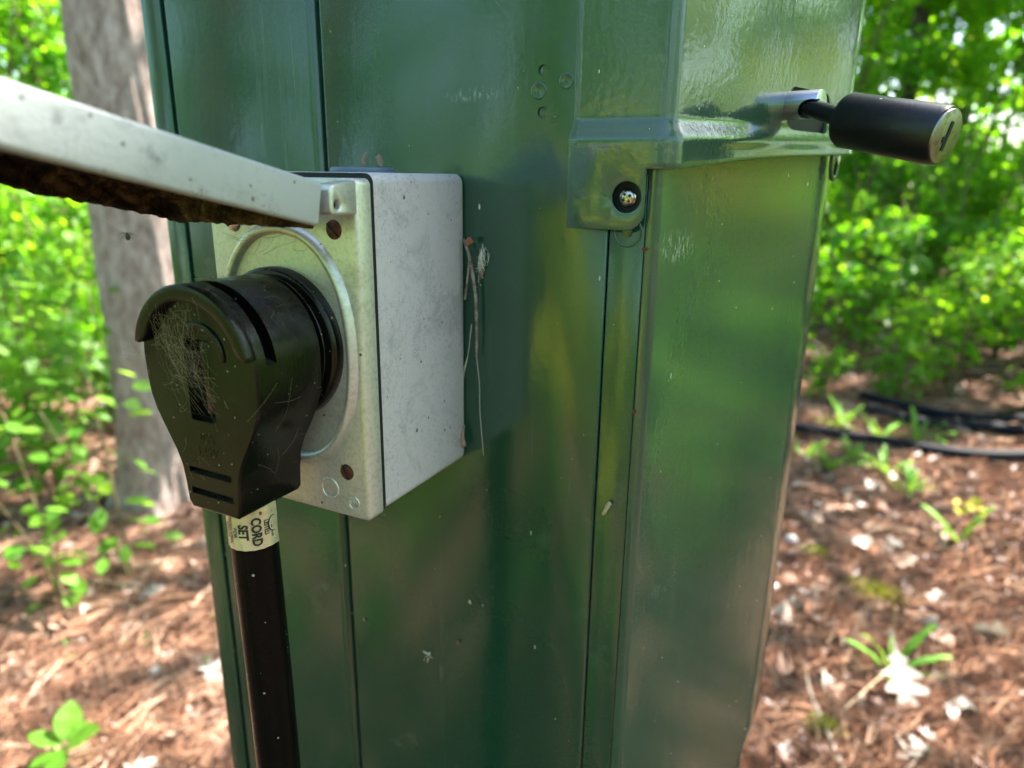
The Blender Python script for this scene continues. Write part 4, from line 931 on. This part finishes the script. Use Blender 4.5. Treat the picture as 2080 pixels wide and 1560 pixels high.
FK = tag(obj('bark_flake', join(tube(spline([(.0006, -.0020, 1.2022), (.0004, -.0034, 1.1970), (.0009, -.0030, 1.1932)], 6), [.0003, .0004, .0005, .0006, .0007, .0008, .0009, .0010, .0011, .0012, .0012, .0011, .0007], 8)), M['flake'], smooth=60), 'brown curled flake stuck on the lower rear corner of the grey box', 'bark flake')
for x, y, h, sd in ((-.0253, -.026, .0056, 4), (-.0198, -.025, .0048, 6)):
    tag(obj('bark_flake', flake((x, y, 1.3022+h*.5), (1, .25, .1), (.15 if sd == 4 else -.35, 0, 1), .0012, h*.55, .0002, sd), M['flake'], smooth=60),
        'pink brown bark flake standing left on the blue plug above the box' if sd == 4 else 'pink brown bark flake leaning right on the blue plug above the box', 'bark flake')
tag(obj('insect_case', tube(spline([(.0640, -.0008, 1.1817), (.0632, -.0012, 1.1806), (.0624, -.0010, 1.1786), (.0612, -.0009, 1.1760)], 5), [.0005, .0008, .0010, .0008, .0009, .0008, .0009, .0010, .0008, .0008, .0007, .0008, .0007, .0008, .0006, .0004], 9), M['husk'], smooth=60), 'pale brown insect case stuck on the corner strip of the cabinet', 'insect case')
FL = thing('seed_fluff', 'white feathery seed stuck low on the green front panel', 'seed', (-.0195, -.001, 1.0850))
fc = Vector((-.0195, -.0014, 1.0852))
obj('plume', strands(30, lambda rg: (lambda a, L: [fc, fc+Vector((math.cos(a)*L*.5, -.0006, math.sin(a)*L*.5)), fc+Vector((math.cos(a)*L, -.0010, math.sin(a)*L))])(R(rg.choice((165, 178, 150, 65, 240, -35))+rg.gauss(0, 9)), rg.uniform(.0018, .0036)), .000025, .00005, 14), M['silk'], FL, None)
obj('seed', tube([fc+Vector((-.0002, 0, -.0022)), fc+Vector((-.0008, 0, -.0034)), fc+Vector((-.0012, 0, -.0054))], [.00015, .0005, .0002], 8), M['husk'], FL, 180)
obj('tuft', ell(fc, (.0005, .0004, .0005)), M['silk'], FL, 180)
def crumbs(seed, n):   # grains and flecks on the sheets
    rg = random.Random(seed); T = []
    for i in range(n):
        if rg.random() < .62:
            x, z = rg.uniform(-.06, .069), rg.uniform(1.06, 1.37); y = -.0002
            if x > .040 and z > 1.28: continue
            c = Vector((x, y, z))
        else:
            c = sp(rg.uniform(.006, .12), rg.uniform(1.02, 1.295), .0004)
        a = rg.uniform(.00010, .00024); T.append(ell(c, (a, a*.7, a*rg.uniform(.8, 2.4)), 6))
    return join(*T)
tag(obj('pollen_grains', crumbs(3, 45), M['husk'], smooth=180), kind='stuff')
for x, z, sd, nm in ((.0022, 1.1192, 3, 'pale seed stuck low on the front panel under the twig'), (-.0576, 1.0906, 5, 'brown fleck beside the seam near the bottom of the cabinet'), (-.004, 1.0965, 8, 'reddish fleck between the seeds on the lower front panel')):
    tag(obj('seed', flake((x, -.0008, z), (1, 0, .4), (-.3, 0, 1), .0007, .0012, .0002, sd, 8), M['husk'] if sd == 3 else M['redflake'], smooth=60), nm, 'seed')

# ------------------------------------------------------------------ things on the forest floor
def G(x, y, dz=0): return (x, y, float(gz(x, y))+dz)
DL = [dead_leaf(k % 2 == 0, .5+.15*(k % 3), 20+k) for k in range(6)]
for k, me in enumerate(DL): finish_mesh(me, 60)
DLm = {}
for v in DL[0].vertices: v.co.z *= .3
def place_leaf(x, y, size, rz, tilt, label, group=None, mat='dead', kind=None, rx=0):
    k = random.randrange(6) if kind is None else kind
    if (k, mat) not in DLm: me = DL[k].copy(); me.materials.clear(); me.materials.append(M[mat]); DLm[(k, mat)] = me
    o_ = bpy.data.objects.new('dead_leaf', DLm[(k, mat)]); COL.objects.link(o_); o_.location = G(x, y, .014+size*.12); o_.scale = (size,)*3; o_.rotation_euler = (rx, tilt, rz)
    return tag(o_, label, 'leaf', group)
place_leaf(.362, 1.606, .17, 3.45, .0, 'large pale lobed oak leaf lying below the green rosette', None, 'paledead', 0, -.55).location.z += .034
place_leaf(.634, 2.03, .13, 1.1, .9, 'pale dead leaf propped upright near the right picture edge', None, 'paledead', 2, .5)
place_leaf(.191, 1.579, .11, .3, .5, 'rounded pale grey dead leaf left of the oak leaf by the cabinet', None, 'paledead', 1)
place_leaf(.506, 1.612, .10, 1.8, .2, 'small pale narrow leaf right of the large oak leaf', None, 'paledead', 3)
place_leaf(.394, 1.393, .11, 2.2, .2, 'pale lobed leaf at the bottom edge below the straw stalk', None, 'paledead', 4)
rg = random.Random(21)
for i in range(150):
    right = i % 2 == 0
    deg = rg.uniform(17, 36) if right else rg.uniform(-37, -15); d = (1.75+rg.random()**1.3*2.6) if right else (1.45+rg.random()**1.3*2.6)
    x, y = vp(d, deg); pale = rg.random() < .24
    size = rg.uniform(.05, .12); tl = rg.gauss(0, .5); rx = rg.gauss(0, .35); side = 'right' if right else 'left'
    word = ('small', 'middling', 'large')[(size > .07)+(size > .098)]; pose = 'flat' if abs(tl)+abs(rx) < .4 else ('tilted' if abs(tl) < .8 else 'upright')
    far = ('at the front', 'halfway back', 'far back')[(d > 2.1)+(d > 3.0)]; a_ = abs(deg)
    zone = ('near the cabinet', 'in the middle', 'near the picture edge')[(a_ > (22 if right else 21))+(a_ > (29 if right else 29))]
    lab = '%s %s %s dead leaf %s of the cabinet, %s %s' % (word, pose, 'pale' if pale else 'brown', side, far, zone); grp = 'dead leaves %s of the cabinet' % side
    random.seed(i*7+1)
    place_leaf(x, y, size, rg.uniform(0, 6.28), tl, lab, grp, 'paledead' if pale else 'dead', None, rx)
random.seed(9)
# sticks and stalks
def stick(name, pts, r, mat, label, cat_='stick'):
    tag(obj(name, tube(spline([G(x, y, dz) for x, y, dz in pts], 6), r, 7), M[mat], smooth=180), label, cat_)
stick('stick', [(.135, 1.60, .030), (.155, 1.50, .034), (.20, 1.38, .03), (.25, 1.25, .024)], .0042, 'twig', 'thin grey stick lying near the bottom right of the cabinet')
stick('grass_stalk', [(.200, 1.405, .022), (.262, 1.525, .034), (.345, 1.700, .04)], .0030, 'straw', 'straw coloured stalk pointing at the green rosette', 'stalk')
stick('grass_stalk', [(.205, 1.41, .022), (.215, 1.33, .022), (.245, 1.22, .02)], .0030, 'straw', 'short straw coloured stalk at the bottom edge by the grey stick', 'stalk')
stick('grass_stalk', [(.345, 1.72, .02), (.338, 1.73, .10), (.330, 1.74, .20)], .0022, 'straw', 'upright dry stalk standing in the green rosette', 'stalk')
# hoses
def hose(pts, r, label):
    p = spline([G(x, y, r+.012+dz) for x, y, dz in pts], 10)
    tag(obj('hose', tube(p, [r*(1+.02*(i % 2)) for i in range(len(p))], 16), M['hose'], smooth=180), label, 'hose', 'black hoses across the forest floor')
hose([(.20, 4.45, 0), (.42, 4.32, 0), (.75, 4.24, .0), (1.10, 4.40, 0), (1.7, 4.60, 0)], .031, 'black hose lying farthest back across the forest floor')
hose([(.22, 4.15, 0), (.55, 4.08, 0), (.85, 4.06, 0), (1.2, 4.12, 0), (1.8, 4.25, 0)], .031, 'black hose lying between the two other hoses')
hose([(-.6, 3.72, 0), (-.05, 3.64, 0), (.35, 3.58, .0), (.75, 3.62, 0), (1.25, 3.86, 0), (1.8, 3.95, 0)], .029, 'black hose lying nearest across the forest floor')
# stone
def stone():
    me = ell(Vector((0, 0, 0)), (.027, .024, .022), 16)
    for v in me.vertices: v.co *= 1+.10*math.sin(v.co.x*170+1)+.08*math.sin(v.co.y*210+v.co.z*150)
    me.transform(Matrix.Translation(G(.018, 2.33, .022))); return me
tag(obj('stone', stone(), M['stone'], smooth=180), 'small bluish white stone at the right edge of the cabinet', 'stone')
# moss cushions
def moss(x, y, r, n, label, seed):
    rg_ = np.random.default_rng(seed); q = np.sqrt(rg_.random(n))*r; a = rg_.random(n)*6.283; px, py = x+q*np.cos(a), y+q*np.sin(a)*.8
    P = np.stack([px, py, gz(px, py)+.012+.02*(1-(q/r)**2)], 1)
    tag(obj('moss_cushion', fast_mesh(*leaves(P, .016, droop=-.7, lt=LT2, lf=LF2, rng=rg_, flat=.5)), M['moss'], smooth=None), label, 'moss')
moss(.105, 2.27, .055, 500, 'small yellow moss cushion beside the white stone', 1); moss(.30, 2.12, .10, 700, 'flat yellow moss patch in the middle of the right litter', 2); moss(.19, 1.40, .05, 300, 'dark moss tuft at the bottom by the stalks', 3); moss(-1.05, .90, .07, 350, 'dark moss tuft left of the cabinet edge', 4)
# plants with leaves one can pick apart
LFM = {}
def leaf_mesh(kind):
    if kind in LFM: return LFM[kind]
    V = []; F = []; n = 9
    for i in range(n+1):
        t_ = i/n
        w = {'oval': .33*math.sin(math.pi*min(1, t_*.97+.02))**.8, 'strap': .062*math.sin(math.pi*(t_*.9+.06))**.5*(.8+.5*t_)*(1+.14*math.sin(i*2.4))}[kind]
        sag = {'oval': -.10*(t_-.3)**2, 'strap': -.22*t_**3}[kind]
        for s in (-1, -.5, 0, .5, 1): V.append((s*w, t_, sag+.10*abs(s)*w+.012*math.sin(t_*16+s)))
    F = [(i*5+j, i*5+j+1, (i+1)*5+j+1, (i+1)*5+j) for i in range(n) for j in range(4)]
    me = mesh(V, F); finish_mesh(me, 180); LFM[kind] = me; return me
LFMM = {}
def add_leaf(root, p, heading, pitch, size, mat, kind='oval', rollx=0, name='leaf'):
    if (kind, mat) not in LFMM: me = leaf_mesh(kind).copy(); me.materials.append(M[mat]); LFMM[(kind, mat)] = me
    o_ = bpy.data.objects.new(name, LFMM[(kind, mat)]); COL.objects.link(o_); o_.parent = root; o_.location = Vector(p)-Vector(root.location); o_.scale = (size,)*3
    o_.rotation_euler = Matrix.Rotation(heading-math.pi/2, 3, 'Z').to_4x4().to_euler(); o_.rotation_euler = (Matrix.Rotation(heading-math.pi/2, 4, 'Z') @ Matrix.Rotation(pitch, 4, 'X') @ Matrix.Rotation(rollx, 4, 'Y')).to_euler(); return o_
def sapling(x, y, stems, nleaf, size, label, seed, name='sapling', group=None):
    rg_ = random.Random(seed); b = Vector(G(x, y)); root = thing(name, label, 'sapling', b, group)
    for h, lean, a in stems:
        st = spline([b+Vector((0, 0, -.02)), b+Vector((math.cos(a)*lean*.4, math.sin(a)*lean*.4, h*.5)), b+Vector((math.cos(a)*lean, math.sin(a)*lean, h))], 8)
        obj('stem', tube(st, [.006*(1-.75*i/(len(st)-1)) for i in range(len(st))], 7), M['stem'], root, 180)
        for q in range(3, len(st)):
            for _ in range(nleaf):
                ha = rg_.uniform(0, 6.28); L = rg_.uniform(.02, .13); p = st[q]+Vector((math.cos(ha)*L, math.sin(ha)*L, rg_.uniform(-.02, .05)))
                add_leaf(root, p, ha, -.25+rg_.gauss(0, .35), size*rg_.uniform(.7, 1.25), 'sapleaf', 'oval', rg_.gauss(0, .4))
    return root
sapling(-1.86, 1.02, ((.66, .16, 2.8), (.60, .18, 3.8)), 2, .062, 'leafy sapling growing in front of the thick grey trunk', 1)
sapling(-1.92, .84, ((.60, .2, 3.0), (.45, .15, 4.9)), 2, .060, 'leafy sapling left of the one by the trunk', 2)
sapling(-2.55, 1.22, ((1.0, .2, 2.5), (.85, .25, .8), (.9, .3, 4.0), (1.05, .1, 5)), 4, .070, 'taller leafy sapling just left of the thick trunk', 3)
sapling(-2.75, .95, ((.9, .25, 2.5), (.75, .25, .3), (.8, .3, 4.4)), 4, .068, 'leafy sapling at the left edge of the picture', 4)
# seedling at the bottom left: its broad leaves one by one
SE = thing('seedling', 'low seedling with broad oval leaves in the bottom left corner', 'seedling', G(-1.285, .450))
b = Vector(SE.location); obj('stem', tube([b, b+Vector((.004, 0, .06)), b+Vector((.0, .004, .095))], [.003, .0025, .002], 7), M['stem'], SE, 180)
for ha, pt, s, dz in ((math.pi*.72, .75, .085, .09), (.45, .55, .088, .09), (3.4, .25, .080, .085), (5.4, -.1, .075, .085), (4.5, .0, .062, .08), (1.3, .5, .05, .095)):
    add_leaf(SE, b+Vector((math.cos(ha)*.008, math.sin(ha)*.008, dz)), ha, pt, s, 'sapleaf', 'oval', .2)
HB = thing('rosette_plant', 'green rosette plant with long toothed leaves beside the oak leaf', 'plant', G(.345, 1.715))
b = Vector(HB.location)
for ha, pt, s in ((FWD+1.7, 1.12, .17), (FWD+1.3, .80, .15), (FWD-1.3, 1.05, .18), (FWD-1.5, .50, .17), (FWD-1.85, .28, .16), (FWD-.4, .9, .10), (FWD+2.6, .6, .09)):
    add_leaf(HB, b+Vector((0, 0, .005)), ha, pt, s, 'herb', 'strap', 0)
def tuft_plant(x, y, n, size, label, seed, top=None):
    rg_ = random.Random(seed); r_ = thing('plant', label, 'plant', G(x, y)); b_ = Vector(r_.location)
    for i in range(n): add_leaf(r_, b_, rg_.uniform(0, 6.28), rg_.uniform(.5, 1.3), size*rg_.uniform(.7, 1.2), 'herb', 'strap')
    if top:
        for i in range(top): add_leaf(r_, b_+Vector((rg_.gauss(0, .025), rg_.gauss(0, .02), size*rg_.uniform(.7, 1.05))), rg_.uniform(0, 6.28), rg_.gauss(0, .5), .035, 'yellow', 'oval', rg_.gauss(0, .4))
    return r_
tuft_plant(.575, 2.62, 5, .17, 'green plant with yellow top leaves near the right picture edge', 2, 9)
for i, (x, y) in enumerate(((.10, 3.15), (.20, 3.32), (-.02, 3.30), (.33, 3.20), (.42, 3.02), (.30, 3.75), (.48, 3.78), (.12, 3.85))):
    near = (x, y) in ((.10, 3.15), (.20, 3.32), (-.02, 3.30), (.33, 3.20), (.42, 3.02))
    lab = 'low green tuft in front of the nearest black hose, %s from the cabinet' if near else 'leafy green tuft growing between the black hoses, %s from the cabinet'
    row = sorted(q[0] for q in ((.10, .20, -.02, .33, .42) if near else (.30, .48, .12)) for q in [(q,)])
    tuft_plant(x, y, 12, .13 if near else .17, lab % NTH[row.index(x)], 30+i)['group'] = 'low tufts in front of the nearest hose' if near else 'leafy tufts between the hoses'
for i, (x, y) in enumerate(((-1.55, .80), (-1.45, 1.02), (-1.72, .72), (-1.30, .86))):
    tuft_plant(x, y, 4, .05, 'tiny green shoot in the needles left of the cabinet, %s from the picture edge' % NTH[(1, 2, 0, 3)[i]], 50+i)['group'] = 'tiny shoots left of the cabinet'
